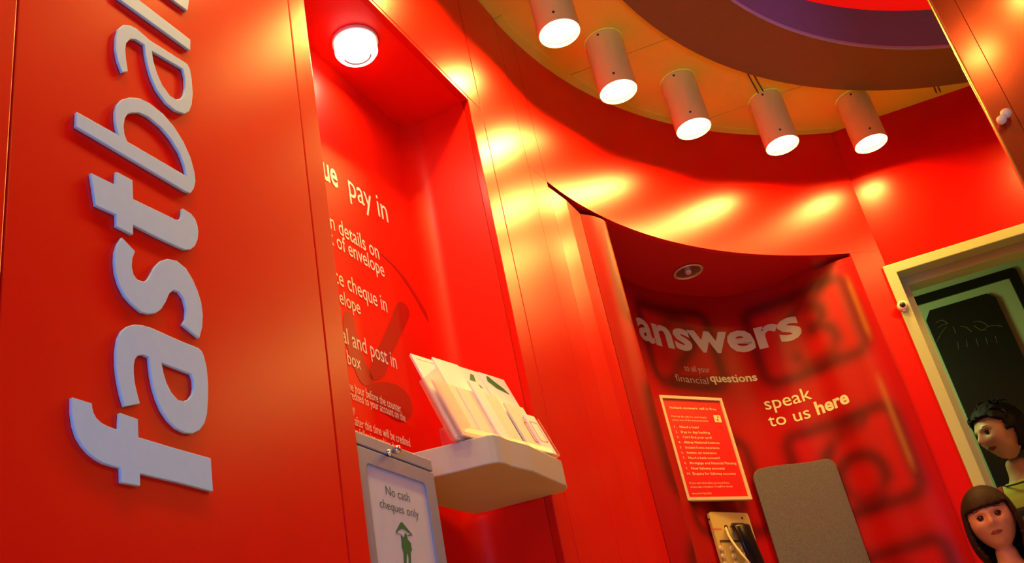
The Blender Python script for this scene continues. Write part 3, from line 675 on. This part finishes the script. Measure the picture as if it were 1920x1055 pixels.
leaflet(cols[0] + .004, cols[0] + W_ - .002, .001, 0, .142, PAPER2, 'short cream leaflet in front at the left end')
leaflet(cols[1] - .002, cols[1] + W_ - .008, .003, 0, .138, PAPER2, 'short cream leaflet second from left in the front row')
leaflet(cols[2] + .0, cols[2] + W_ - .010, .001, 0, .148, PAPER2, 'short cream leaflet in front of the green cap leaflet')
leaflet(cols[3] + .004, cols[3] + W_ - .004, .003, 0, .132, PAPER2, 'short cream leaflet in front of the green swoosh leaflet', 'box')
leaflet(cols[1] + .045, cols[1] + .075, .009, 0, .165, PAPER, 'narrow white folded leaflet between the second and third pockets')
leaflet(cols[3] + .045, cols[3] + .082, .009, 0, .105, PAPER, 'narrow white folded leaflet low at the right end with red outline', 'box')

# ================================================================== BOOTH CONTENTS
BP = lambda off: (lambda s, z: Kp(s, z, off))
SH = 0.0
# survey onto the booth print
def onK(p):
    d, t = survey(p); nn = np.array([d[1], -d[0]]); best = None
    s_ = K @ nn
    for i in range(len(K) - 1):
        if s_[i] * s_[i + 1] <= 0 and s_[i] != s_[i + 1]:
            w = s_[i] / (s_[i] - s_[i + 1]); q = K[i] * (1 - w) + K[i + 1] * w; D = q @ d
            if best is None or D < best[0]: best = (D, KS[i] + w * (KS[i + 1] - KS[i]))
    return best[1], CZ + best[0] * t
def kt(body, p0, p1, xh, bold, ma, k=1.0, cut=.012, lab_=None):
    """letter by letter baseline from p0 to p1, xh = survey point at x-height over p0"""
    s0, z0 = onK(p0); s1, z1 = onK(p1); zx = onK(xh)[1]
    o = text('lettering', body, BP(.0012), s0, (z0 + z1) / 2, (zx - z0) / .55 * k, width=s1 - s0, bold=bold, ma=ma, parent=booth, cut=cut)
    if lab_: o['label'] = lab_
kt('answers', (1203, 641), (1503, 617), (1200, 596), .03, SILVV, .9, .01, 'large bold silver word on the booth wall')
s_, z_ = onK((1203, 641)); 
kt('to all your', (1284, 696), (1331, 697), (1284, 687), -.004, SILVV, .95)
kt('financial', (1268, 715), (1329, 719), (1266, 704), -.008, SILVV, .95)
kt('questions', (1333, 718), (1420, 710), (1332, 706), .026, CREAMV, .95)
kt('speak', (1436, 768), (1524, 747), (1434, 749), .004, CREAMV)
kt('to us', (1444, 801), (1521, 781), (1441, 783), .004, CREAMV)
kt('here', (1533, 777), (1594, 754), (1529, 758), .03, CREAMV)
# framed notice : flat board across the concave wall
A_ = np.array([.414, 3.343]); B_ = np.array([.651, 3.512]); AB = B_ - A_; W3 = np.linalg.norm(AB); ab = AB / W3; abn = np.array([-ab[1], ab[0]])
def Np(s, o_, z): q = A_ + ab * s + abn * o_; return (q[0], q[1], z)
Z0n, Z1n = .835 + CZ, 1.215 + CZ
nt_ = thing('framed_notice', 'red framed notice listing numbered telephone services in the booth', 'sign', Np(W3 / 2, .01, Z0n))
flat_shape('frame', rrect(0, W3, Z0n, Z1n, .002, 2), lambda s, z: Np(s, -.006, z), FRAMEC, nt_, [rrect(.011, W3 - .011, Z0n + .011, Z1n - .011, .001, 2)], P2=lambda s, z: Np(s, .008, z), bevel=.001)
sheet = pbox('sheet', Np, .010, W3 - .010, 0, .006, Z0n + .010, Z1n - .010, REDN, nt_)
pbox('mount_block', Np, .02, W3 - .07, .008, .022, Z0n + .06, Z1n - .06, DARKM, nt_)
NN = lambda s, z: Np(s, -.0006, z)
H3 = Z1n - Z0n
def nr(body, fx, fy, wfrac, hfrac, bold=0): text('notice_lettering', body, NN, fx * W3, Z1n - fy * H3, hfrac * H3, width=wfrac * W3, bold=bold, ma=CREAMV, parent=sheet)
nr('Instant answers call is free', .13, .125, .74, .034, .012)
nr('Pick up the phone, and simply', .12, .21, .55, .026)
nr('press one of the buttons below', .12, .245, .56, .026)
lines = [('1.', 'Need a loan?', .30), ('2.', 'Day to day banking', .45), ('3.', "Can't find your card?", .46), ('4.', 'Abbey National business', .56), ('5.', 'Instant home insurance', .53), ('6.', 'Instant car insurance', .46), ('7.', 'Need a bank account?', .49), ('8.', 'Mortgage and Financial Planning', .73), ('9.', 'New Safeway accounts', .52), ('10.', 'Enquiry for Safeway accounts', .67)]
for i, (a, b_, w) in enumerate(lines):
    y = .315 + i * .0495
    nr(a, .115, y, .035 if i < 9 else .055, .03); nr(b_, .20, y, w, .033, .006)
nr("If you can't find what you need here,", .11, .845, .62, .024)
nr('please ask a member of staff for details.', .11, .88, .66, .024)
nr('Issued Feb May 2002', .11, .94, .29, .022)
flat_shape('printed_logo', rrect(.79 * W3, .90 * W3, Z1n - .245 * H3, Z1n - .175 * H3, .002, 2), NN, CREAMV, sheet, [[(.82 * W3, Z1n - .225 * H3), (.86 * W3, Z1n - .24 * H3), (.845 * W3, Z1n - .205 * H3)], [(.84 * W3, Z1n - .197 * H3), (.88 * W3, Z1n - .2 * H3), (.86 * W3, Z1n - .183 * H3)]])
# satin metal panel
s0, s1 = onK((1411, 905))[0], onK((1572, 890))[0]
zt_ = .952 + CZ; zb_ = .35 + CZ
def curved_plate(name, s0, s1, z0, z1, r, off, th, ma, parent=None, n=28, top_wave=0.0):
    bm = bmesh.new(); fr_, bk_ = [], []
    ss = [s0 + (s1 - s0) * i / n for i in range(n + 1)]
    ss = sorted(set(ss + [s0 + r * (1 - math.cos(math.radians(a))) for a in (0, 20, 40, 60, 80)] + [s1 - r * (1 - math.cos(math.radians(a))) for a in (0, 20, 40, 60, 80)]))
    def cap(s):
        e = min(s - s0, s1 - s); return r - math.sqrt(max(0, r * r - (r - e) ** 2)) if e < r else 0
    cols_ = []
    for s in ss:
        c = cap(s); w = top_wave * math.sin((s - s0) / (s1 - s0) * math.pi * 2)
        cols_.append([bm.verts.new(Kp(s, z, o_)) for (z, o_) in ((z0 + c, off + th), (z1 - c + w, off + th), (z1 - c + w, off), (z0 + c, off))])
    for a, b_ in zip(cols_, cols_[1:]):
        for k in range(4): bm.faces.new((a[k], b_[k], b_[(k + 1) % 4], a[(k + 1) % 4]))
    for c in (cols_[0], cols_[-1]): bm.faces.new(c)
    return bmo(name, bm, ma, parent, True)
ma_, mb_ = np.array(Kp(s0, 0, .006)[:2]), np.array(Kp(s1, 0, .006)[:2]); mw = np.linalg.norm(mb_ - ma_); mu = (mb_ - ma_) / mw; mn = np.array([mu[1], -mu[0]])
MP = lambda off: (lambda s, z: (*(ma_ + mu * s + mn * off), z))
wave = [(u, z + .004 * math.sin(u / mw * 6.28) if z > zt_ - .05 else z) for u, z in rrect(0, mw, zb_, zt_, .034, 8)]
top = [(mw - .034 - (mw - .068) * k / 10, zt_ + .004 * math.sin((mw - .034 - (mw - .068) * k / 10) / mw * 6.28)) for k in range(1, 10)]
wave = wave[:9] + top + wave[9:]
mpn = thing('metal_panel', 'grey satin metal panel with rounded corners in the booth beside the phone', 'panel', MP(0)(mw / 2, zb_))
flat_shape('plate', wave, MP(.012), SATIN, mpn, P2=MP(.001), bevel=.0015)
bm = bmesh.new()
for q_ in (.05, mw - .08):
    v_ = [bm.verts.new((*(ma_ + mu * (q_ + a) + mn * o_), z)) for z in (zb_ + .1, zt_ - .1) for o_ in (-.03, .001) for a in (0, .03)]
    for f_ in ((0, 1, 3, 2), (4, 6, 7, 5), (0, 4, 5, 1), (2, 3, 7, 6), (0, 2, 6, 4), (1, 5, 7, 3)): bm.faces.new([v_[i] for i in f_])
    bmo('bracket', bm, DARKM, mpn); bm = bmesh.new()
bm.free()
# telephone
pa, pb = np.array(Kp(onK((1324, 972))[0], 0, .006)[:2]), np.array(Kp(onK((1396, 968))[0], 0, .006)[:2])
AB2 = pb - pa; WP = np.linalg.norm(AB2); ab2 = AB2 / WP; abn2 = np.array([ab2[1], -ab2[0]])
ZP = .800 + CZ; ZPB = .42 + CZ
def Pp(s, o_, z): q = pa + ab2 * s + abn2 * o_; return (q[0], q[1], z)      # o_ towards the room
ph = thing('wall_telephone', 'cream wall telephone plate with keypad and black handset in the booth', 'telephone', Pp(WP / 2, 0, ZPB))
flat_shape('plate', rrect(0, WP, ZPB, ZP, .012), lambda s, z: Pp(s, .012, z), PHONEP, ph, P2=lambda s, z: Pp(s, 0, z), bevel=.001)
pbox('mount_block', Pp, .03, WP - .03, -.012, 0, ZPB + .03, ZP - .04, DARKM, ph)
def onP(p, off):
    d, t = survey(p); A0 = pa + abn2 * off; k = (A0 @ abn2) / (d @ abn2); q = d * k; return (q - A0) @ ab2, CZ + k * t
up = (abn2[0], abn2[1], 0)
for p in ((1329, 973), (1391, 971)):
    s_, z_ = onP(p, .012); bm = bmesh.new(); lathe_dir(bm, Pp(s_, .012, z_), up, [(.0045, -.001), (.0045, .001), (.003, .0022)], 12); o = bmo('screw', bm, DARKM, ph)
sl, zl_ = onP((1345, 1016), .012)
pbox('keypad_surround', Pp, .016, WP - .075, .012, .0155, ZPB + .03, zl_ , PHONEP, ph, .001)
bm = bmesh.new(); boxf(bm, Pp, .014, WP - .06, .012, .017, zl_, zl_ + .006); bmo('slot', bm, mat('slot_brown', (.12, .05, .01), .5), ph)
k0s, k0z = onP((1351, 1028), .016); k1s, k1z = onP((1372, 1027), .016)
for r_ in range(4):
    for c in range(3):
        s_ = k0s + (k1s - k0s) * c * .98; z_ = k0z - .026 * r_
        if s_ > WP - .02: continue
        bm = bmesh.new(); lathe_dir(bm, Pp(s_, .0155, z_), up, [(.0085, 0), (.0085, .004), (.0065, .005)], 16); bt = bmo('button', bm, BTN, ph)
        text('button_digit', '123456789*0#'[r_ * 3 + c], lambda a, b2: Pp(a, .0212, b2), s_ - .003, z_ - .004, .010, ma=DARKM, parent=bt)
s_, z_ = onP((1333, 991), .0125); s2_, _ = onP((1353, 991), .0125)
text('plate_lettering', 'Abbey National', lambda a, b2: Pp(a, .0128, b2), s_, z_ - .003, .010, width=s2_ - s_, bold=.01, ma=REDN, parent=ph)
# cradle + handset
hs0, hz0 = onP((1388, 985), .03)
pbox('cradle', Pp, hs0 - .028, hs0 + .028, .012, .028, hz0 - .012, hz0 + .012, DARKM, ph, .004)
hp = []
for p, off in (((1383, 983), .030), ((1392, 990), .052), ((1400, 1008), .060), ((1409, 1030), .060), ((1418, 1052), .055), ((1426, 1075), .050), ((1432, 1098), .040)):
    a, z2 = onP(p, off); hp.append((a, off, z2))
hc = crom(hp, 5); bm = bmesh.new(); rings = []
N_ = len(hc)
for i, (a, off, z2) in enumerate(hc):
    t = i / (N_ - 1); w = .037 + .005 * math.exp(-((t - .08) / .1) ** 2) + .006 * math.exp(-((t - .95) / .1) ** 2) ; dpt = .014 + .010 * math.exp(-((t - .06) / .09) ** 2) + .012 * math.exp(-((t - .97) / .09) ** 2)
    if t < .04: w *= .75; dpt *= .6
    if t > .985: w *= .8
    rings.append([bm.verts.new(Pp(a + w * math.cos(q_) , off + dpt * math.sin(q_), z2)) for q_ in [2 * math.pi * k / 20 for k in range(20)]])
for a, b_ in zip(rings, rings[1:]):
    for k in range(20): bm.faces.new((a[k], a[(k + 1) % 20], b_[(k + 1) % 20], b_[k]))
bm.faces.new(rings[0]); bm.faces.new(rings[-1][::-1])
o = bmo('handset', bm, BLACKP, ph, True); o['label'] = 'glossy black handset'
cp = []
for p, off in (((1361, 989), .012), ((1362, 992), .022), ((1367, 1005), .035), ((1378, 1022), .06), ((1392, 1040), .085), ((1404, 1055), .095), ((1418, 1080), .09)):
    a, z2 = onP(p, off); cp.append(Pp(a, off, z2))
bm = bmesh.new(); tube(bm, [Vector(v) for v in crom(cp, 6)], .0042, 10); o = bmo('cord', bm, BTN, ph, True); o['label'] = 'cream cord'
s_, z_ = onP((1361, 988), .012); bm = bmesh.new(); lathe_dir(bm, Pp(s_, .012, z_), up, [(.008, -.001), (.008, .002), (.005, .004)], 14); bmo('grommet', bm, DARKM, ph)

# ================================================================== COPPER PANEL at the right
E0 = np.array([math.sin(math.radians(30.0)), math.cos(math.radians(30.0))]) * 1.75
ca_ = math.radians(108); GU = np.array([math.sin(ca_), math.cos(ca_)]); GN = np.array([GU[1], -GU[0]])     # GN towards the camera side
def Gp(u, o_, z): q = E0 + GU * u - GN * o_; return (q[0], q[1], z)
cp_ = thing('copper_panel', 'tall glossy copper red panel with bright edge at the right', 'panel', Gp(.3, .02, 0))
pbox('face_panel', Gp, .0405, 1.1, .0015, .03, 0.0, ZC - .04, COPPER, cp_, .0006)
pbox('edge_strip', Gp, .004, .0402, .002, .03, 0.0, ZC - .04, COPPER, cp_, .0006)
bm = bmesh.new(); cyl(bm, Gp(.004, .010, 0.0), Gp(.004, .010, ZC - .04), .004, None, 16); bmo('polished_edge', bm, GOLDE, cp_, True)
def onG(p, off):
    d, t = survey(p); A0 = E0 - GN * off; k = (A0 @ GN) / (d @ GN); q = d * k; return (q - A0) @ GU, CZ + k * t
for (p, sc, lb) in (((1886, 219), 1.0, 'upper'), ((1878, 231), .9, 'lower')):
    a, z2 = onG(p, 0); bm = bmesh.new(); gn = (GN[0], GN[1], 0)
    lathe_dir(bm, Gp(a, 0, z2), gn, [(.004, -.001), (.004, .006), (.0085 * sc, .008), (.0095 * sc, .013), (.007 * sc, .018), (.002, .019)]); bmo('knob', bm, mat('pale_knob', (.8, .66, .45), .3), cp_, True)

# ================================================================== PEOPLE
def eval_mesh(o):
    bpy.context.view_layer.update(); return bpy.data.meshes.new_from_object(o.evaluated_get(bpy.context.evaluated_depsgraph_get()))
def head_bm(H, child):
    """local: x to the figure's left ear... face towards +y, z up, chin at 0, crown at H"""
    bm = bmesh.new(); bmesh.ops.create_icosphere(bm, subdivisions=5, radius=1)
    g_ = lambda x, z, cx_, cz_, sx, sz: math.exp(-((x - cx_) / sx) ** 2 - ((z - cz_) / sz) ** 2)
    for v in bm.verts:
        x, y, z = v.co
        jaw = 1 - (.30 if not child else .13) * max(0, -z) ** 1.4
        X = x * .345 * jaw * (1.05 if child else 1.0); Y = y * (.41 - .07 * max(0, -z)) ; Z = z * .5
        if z < -.2 and y < 0: Y *= 1 - .35 * min(1, (-z - .2) / .7)       # nape
        if y > 0:
            Yn = Y
            if y > .2:
                w = min(1, (y - .2) / .3)
                Yn -= .060 * w * (g_(X, Z, .13, .02, .07, .055) + g_(X, Z, -.13, .02, .07, .055))         # sockets
                Yn += .035 * w * (g_(X, Z, .12, .10, .10, .035) + g_(X, Z, -.12, .10, .10, .035))         # brow
                Yn += (.085 if child else .125) * w * math.exp(-(X / .045) ** 2) * math.exp(-((Z + .10) / .055) ** 2)    # nose tip
                Yn += (.035 if child else .07) * w * math.exp(-(X / .035) ** 2) * math.exp(-((Z + .02) / .08) ** 2)
                Yn += .02 * w * (g_(X, Z, .055, -.125, .025, .022) + g_(X, Z, -.055, -.125, .025, .022))
                Yn += .030 * w * g_(X, Z, 0, -.225, .10, .022) + .032 * w * g_(X, Z, 0, -.280, .085, .024)
                Yn -= .022 * w * g_(X, Z, 0, -.252, .10, .010)
                Yn += .035 * w * g_(X, Z, 0, -.42, .11, .06)
                Yn += .030 * w * (g_(X, Z, .19, -.12, .09, .09) + g_(X, Z, -.19, -.12, .09, .09)) * (1.3 if child else .8)
            Y = Yn
        v.co = Vector((X, Y, Z + .5)) * H
    # ears
    for s in (-1, 1):
        e = bmesh.ops.create_uvsphere(bm, u_segments=14, v_segments=10, radius=1)
        for v in e['verts']: v.co = Vector((s * .335 + v.co.x * .03, -.02 + v.co.y * .055, .47 + v.co.z * .10)) * H
    return bm
def skin_body(H, HZ, child, pose):
    """skinned trunk + limbs in local coords, y forward; returns mesh.  joints in metres"""
    J = {}; E_ = []
    k = H / 1.62 if not child else H / 1.62
    sw = .165 * k if not child else .155 * k * 1.05; hw = .095 * k
    def add(n_, p, r, par=None):
        J[n_] = (Vector(p), r); 
        if par: E_.append((par, n_))
    base = pose['base']; lean = pose['lean']
    top = Vector(pose['neck'])
    pel = Vector((0, base, .86 * k)); 
    add('pelvis', pel, (.13 * k, .095 * k)); mid = pel.lerp(top, .4); add('waist', mid, (.105 * k, .08 * k), 'pelvis')
    ch = pel.lerp(top, .75); add('chest', ch, (.125 * k, .09 * k), 'waist'); add('neckb', top, (.045 * k if not child else .05 * k,) * 2, 'chest'); add('neckt', Vector(pose['headbase']), (.044 * k if not child else .048 * k,) * 2, 'neckb')
    for s in (-1, 1):
        S_ = 'L' if s > 0 else 'R'
        sh_ = ch.lerp(top, .62) + Vector((s * sw, 0, 0)); add('sh' + S_, sh_, (.050 * k,) * 2, 'chest')
        el = sh_ + Vector(pose.get('arm' + S_, (s * .05, 0.02, -.27))) * k; add('el' + S_, el, (.036 * k,) * 2, 'sh' + S_)
        wr_ = el + Vector(pose.get('fore' + S_, (s * .0, .09, -.22))) * k; add('wr' + S_, wr_, (.024 * k,) * 2, 'el' + S_)
        dv = (wr_ - el).normalized(); pl = wr_ + dv * .075 * k; add('palm' + S_, pl, (.030 * k, .018 * k), 'wr' + S_)
        side = Vector((0, 1, 0)) if abs(dv.y) < .8 else Vector((0, 0, 1)); side = (side - dv * side.dot(dv)).normalized(); bend = Vector((-s, 0, 0))
        for f_, (off, ln) in enumerate(((-.03, .062), (-.011, .075), (.009, .080), (.028, .072))):
            a = pl + side * off * k + dv * .025 * k; b2 = a + dv * ln * .5 * k + side * off * .1; c = b2 + dv * ln * .42 * k + bend * .022 * k
            add('f%d%sa' % (f_, S_), a, (.010 * k,) * 2, 'palm' + S_); add('f%d%sb' % (f_, S_), b2, (.0085 * k,) * 2, 'f%d%sa' % (f_, S_)); add('f%d%sc' % (f_, S_), c, (.007 * k,) * 2, 'f%d%sb' % (f_, S_))
        a = wr_ + dv * .03 * k + side * .032 * k; b2 = a + side * .028 * k + dv * .03 * k; add('t%sa' % S_, a, (.011 * k,) * 2, 'wr' + S_); add('t%sb' % S_, b2, (.009 * k,) * 2, 't%sa' % S_)
        hp_ = pel + Vector((s * hw, 0, -.05 * k)); add('hip' + S_, hp_, (.085 * k,) * 2, 'pelvis')
        kn_ = Vector((s * hw, base + .03 * k, .46 * k)); add('kn' + S_, kn_, (.055 * k,) * 2, 'hip' + S_)
        an = Vector((s * hw, base - .01, .085 * k)); add('an' + S_, an, (.036 * k,) * 2, 'kn' + S_)
        toe = Vector((s * hw * 1.15, base + .16 * k, .032 * k)); add('toe' + S_, toe, (.035 * k, .026 * k), 'an' + S_)
    names = list(J); me = bpy.data.meshes.new('b'); me.from_pydata([J[n_][0] for n_ in names], [(names.index(a), names.index(b2)) for a, b2 in E_], [])
    o = bpy.data.objects.new('b', me); COL.objects.link(o)
    sk = o.modifiers.new('s', 'SKIN'); 
    if not me.skin_vertices: me.attributes  # layer made by modifier
    bmm = bmesh.new(); bmm.from_mesh(me); lay = bmm.verts.layers.skin.verify()
    for i, v in enumerate(bmm.verts): v[lay].radius = J[names[i]][1]; v[lay].use_root = (i == 0)
    bmm.to_mesh(me); bmm.free()
    ss_ = o.modifiers.new('u', 'SUBSURF'); ss_.levels = 2
    out = eval_mesh(o); bpy.data.objects.remove(o); return out, J
def person(label, loc, yaw, H, head_h, child, pose, skin, hair, clothes, headrot):
    t = thing('person', label, 'person', loc)
    body, J = skin_body(H, head_h, child, pose)
    hb = head_bm(head_h, child)
    hm = Matrix.Translation(pose['chin']) @ headrot @ Matrix.Translation((0, -.06 * head_h, 0))
    bmesh.ops.transform(hb, matrix=hm, verts=hb.verts[:])
    bm = bmesh.new(); bm.from_mesh(body); tmp = bpy.data.meshes.new('h'); hb.to_mesh(tmp); hb.free(); bm.from_mesh(tmp)
    me = bpy.data.meshes.new('j'); bm.to_mesh(me); bm.free()
    o = bpy.data.objects.new('j', me); COL.objects.link(o)
    r_ = o.modifiers.new('r', 'REMESH'); r_.mode = 'VOXEL'; r_.voxel_size = .0042
    sm_ = o.modifiers.new('sm', 'SMOOTH'); sm_.factor = .5; sm_.iterations = 2
    fin = eval_mesh(o); bpy.data.objects.remove(o)
    W = Matrix.Translation(loc) @ Matrix.Rotation(yaw, 4, 'Z')
    hi_ = hm.inverted()
    # clothing shells from the body surface
    nv = len(fin.vertices); co = np.empty(nv * 3); fin.vertices.foreach_get('co', co); co = co.reshape(-1, 3)
    no_ = np.empty(nv * 3); fin.vertices.foreach_get('normal', no_); no_ = no_.reshape(-1, 3)
    for (nm, ma, test, off) in clothes:
        keep = np.array([test(c) for c in co]); faces = [tuple(p.vertices) for p in fin.polygons if all(keep[i] for i in p.vertices)]
        if not faces: continue
        used = sorted({i for f_ in faces for i in f_}); mp = {i: j for j, i in enumerate(used)}
        g2 = link_mesh(nm, [W @ Vector(co[i] + no_[i] * off) for i in used], [tuple(mp[i] for i in f_) for f_ in faces], ma, t, True)
        sd = g2.modifiers.new('so', 'SOLIDIFY'); sd.thickness = .003; sd.offset = 1
    # lips colour by position on the head
    fin.materials.clear(); fin.materials.append(skin); fin.materials.append(LIPS)
    HI = np.array(hi_)
    for p in fin.polygons:
        p.use_smooth = True
        c = HI @ np.array([*p.center, 1.0]); c = c[:3] / head_h; 
        if c[1] > .2 and ((c[0] / (.092 if child else .105)) ** 2 + ((c[2] - .252) / .036) ** 2) < 1: p.material_index = 1
    fin.transform(W)
    bo = link('body', fin, None, t, True)
    # eyes
    for s in (-1, 1):
        e = bmesh.new(); bmesh.ops.create_uvsphere(e, u_segments=20, v_segments=14, radius=.058 * head_h)
        em = hm @ Matrix.Translation((s * .132 * head_h, .300 * head_h, .515 * head_h)) @ Matrix.Rotation(-math.pi / 2, 4, 'X')
        bmesh.ops.transform(e, matrix=W @ em, verts=e.verts[:]); eo = bmo('eye', e, EYEW, t, True)
        ir = bmesh.new(); bmesh.ops.create_uvsphere(ir, u_segments=16, v_segments=10, radius=(.052 if child else .042) * head_h)
        im = hm @ Matrix.Translation((s * .130 * head_h, .331 * head_h, .513 * head_h)); bmesh.ops.transform(ir, matrix=W @ im, verts=ir.verts[:]); bmo('iris', ir, IRIS, eo, True)
        ld = bmesh.new(); tube(ld, [W @ (hm @ (Vector((s * .132 + .060 * math.cos(q_), .350 + .012 * math.sin(q_), .513 + .034 * math.sin(q_))) * head_h)) for q_ in [math.pi * i / 10 for i in range(11)]], [head_h * (.004 + .006 * math.sin(math.pi * i / 10)) for i in range(11)], 6)
        o = bmo('eyelid', ld, hair[1], t, True); o['label'] = 'dark upper lash line'
        # brow
        bb = bmesh.new(); tube(bb, [W @ (hm @ (Vector((s * (.06 + .15 * q_), .392 - .045 * q_ ** 2 , .598 + .028 * math.sin(q_ * math.pi * .8))) * head_h)) for q_ in [i / 6 for i in range(7)]], [.010 * head_h * (1 - .6 * i / 6) for i in range(7)], 6)
        bmo('eyebrow', bb, hair[1], t, True)
    mo = bmesh.new(); fw = .455 if child else .435
    tube(mo, [W @ (hm @ (Vector((q_ * .075, fw - .028 - .22 * (q_ * .075) ** 2 / .02 * .35, .250 + (.018 * q_ * q_ if not child else -.006 * q_ * q_))) * head_h)) for q_ in [-1 + i / 4 for i in range(9)]], .0045 * head_h, 6)
    bmo('mouth_line', mo, IRIS, t, True)
    hair[0](t, W, hm, head_h, hair[1])
    return t
def hair_shell(t, W, hm, H, ma, test, thick=.055, wave=0.0, extend=None):
    bm = bmesh.new(); bmesh.ops.create_icosphere(bm, subdivisions=5, radius=1)
    for v in bm.verts:
        x, y, z = v.co; n_ = v.co.normalized()
        X, Y, Z = x * (.36 + thick), y * (.425 + thick) - .01, z * (.50 + thick * .8)
        if extend: X, Y, Z = extend(X, Y, Z, x, y, z)
        rip = 1 + wave * math.sin(13 * math.atan2(x, y) + 5 * z) * math.sin(7 * z + 2 * x)
        v.co = Vector((X * rip, Y * rip, Z + .5))
    dl = [f for f in bm.faces if not test(f.calc_center_median())]
    bmesh.ops.delete(bm, geom=dl, context='FACES')
    for v in bm.verts: v.co = v.co * H
    bmesh.ops.transform(bm, matrix=W @ hm, verts=bm.verts[:])
    o = bmo('hair', bm, ma, t, True); sd = o.modifiers.new('so', 'SOLIDIFY'); sd.thickness = .012 * H / .2; sd.offset = -1
    return o
def child_hair(t, W, hm, H, ma):
    def ext(X, Y, Z, x, y, z):
        if z < .1:
            f = 1 if abs(x) > .35 or y < .3 else 0
            Z -= .30 * max(0, .1 - z) ; k_ = 1 + .30 * max(0, .1 - z) ; X *= k_; Y = Y * (1 + .1 * max(0, -z)) - .03 * max(0, .1 - z)
        return X, Y, Z
    def test(c):
        if c.z < .05 - .3 : return False
        front = c.y > .02
        if front and c.z < .665 and abs(c.x) < .315 - .0 * c.z and c.y > .10: return False
        if c.y > .22 and c.z < .665: return False
        return True
    o = hair_shell(t, W, hm, H, ma, test, .06, .006, ext); o['label'] = 'dark brown bobbed hair with a straight fringe'
def woman_hair(t, W, hm, H, ma):
    def test(c):
        if c.z < .12: return False
        if c.y > .14 and c.z < .80 - .9 * max(0, abs(c.x) - .22): return False
        if c.y > .02 and c.z < .44: return False
        return True
    o = hair_shell(t, W, hm, H, ma, test, .07, .03); o['label'] = 'short dark wavy hair'
    bm = bmesh.new(); rnd = random.Random(8)
    for k in range(46):
        a = rnd.uniform(0, 2 * math.pi); el = rnd.uniform(.15, 1.3); x, y, z = math.cos(el) * math.sin(a), math.cos(el) * math.cos(a), math.sin(el)
        if y > .5 and z < .55: continue
        p = Vector((x * .42, y * .48, z * .55 + .5)); q_ = [p * H]
        tdir = Vector((rnd.uniform(-1, 1), rnd.uniform(-1, 1), rnd.uniform(-1, .3))).normalized()
        for j in range(1, 5): q_.append((p + tdir * .045 * j + Vector((x, y, z)) * .03 * math.sin(j * .9)) * H)
        tube(bm, [W @ (hm @ v) for v in q_], [.010 * H * (1.3 - j * .28) * 2 for j in range(5)], 6)
    bmo('hair_locks', bm, ma, t, True)['kind'] = 'stuff'
def at_az(p, dist): d, t_ = survey(p); return d[0] * dist, d[1] * dist, CZ + dist * t_
# child in front of the frame
chin = at_az((1884, 1028), 3.42); HC = .187
yawc = math.radians(158)                       # local +y turns towards the camera
cl = (chin[0], chin[1], 0)
child_pose = dict(base=-.03, lean=0, neck=(0, -.035, chin[2] - .06), headbase=(0, -.02, chin[2] + .02), chin=(0, 0, chin[2]), armL=(.03, .0, -.26), armR=(-.03, .0, -.26))
HCH = (chin[2] + HC)
zsh = chin[2] - .065
person('small child with dark fringe looking at the camera by the doorway', cl, yawc, HCH, HC, True, child_pose, SKINC, (child_hair, HAIRM),
       [('shirt', CLOTHW, lambda c: .48 * HCH < c[2] < zsh and abs(c[0]) < .20, .007), ('trousers', CLOTHB, lambda c: .10 * HCH < c[2] < .50 * HCH and abs(c[0]) < .105, .006), ('shoes', CLOTHK, lambda c: c[2] < .07 * HCH, .004)],
       Matrix.Rotation(math.radians(-4), 4, 'X') @ Matrix.Rotation(math.radians(3), 4, 'Y'))
# woman beyond the doorway, profile to the left
chin = at_az((1897, 860), 4.34); HWm = .225
yaww = math.radians(150)
wl_ = (chin[0], chin[1], 0)
wp = dict(base=-.10, lean=0, neck=(0, -.085, chin[2] - .075), headbase=(0, -.055, chin[2] + .02), chin=(0, 0, chin[2]), armL=(.03, .0, -.27), armR=(-.03, .03, -.27))
Hw = chin[2] + HWm; zt2 = chin[2] - .10
person('dark haired woman in a yellow green top smiling to the left beyond the doorway', wl_, yaww, Hw, HWm, False, wp, SKINW, (woman_hair, HAIRB),
       [('top', CLOTHG, lambda c: zt2 - .085 < c[2] < zt2 + .02 and abs(c[0]) < .080, .006), ('black_band', CLOTHK, lambda c: zt2 - .115 < c[2] < zt2 - .086 and abs(c[0]) < .13, .009),
        ('lower_top', CLOTHG, lambda c: .52 * Hw < c[2] < zt2 - .116 and abs(c[0]) < .13, .006),
        ('sleeves', CLOTHR, lambda c: .55 * Hw < c[2] < zt2 + .03 and abs(c[0]) >= .075 , .010), ('trousers', CLOTHK, lambda c: .06 * Hw < c[2] < .52 * Hw and abs(c[0]) < .17, .006), ('shoes', CLOTHK, lambda c: c[2] < .06 * Hw, .004)],
       Matrix.Rotation(math.radians(-46), 4, 'Z') @ Matrix.Rotation(math.radians(-6), 4, 'X'))

# thin dark necklace of the woman
wo = [o for o in COL.objects if o.name.startswith('person')][-1]
WW = Matrix.Translation(wl_) @ Matrix.Rotation(yaww, 4, 'Z')
bm = bmesh.new()
tube(bm, [WW @ Vector((.074 * math.cos(a), -.075 + .078 * math.sin(a), chin[2] - .075 - .020 * math.sin(a))) for a in [2 * math.pi * k / 30 for k in range(31)]], .0035, 6)
bmo('necklace', bm, CLOTHK, wo, True)
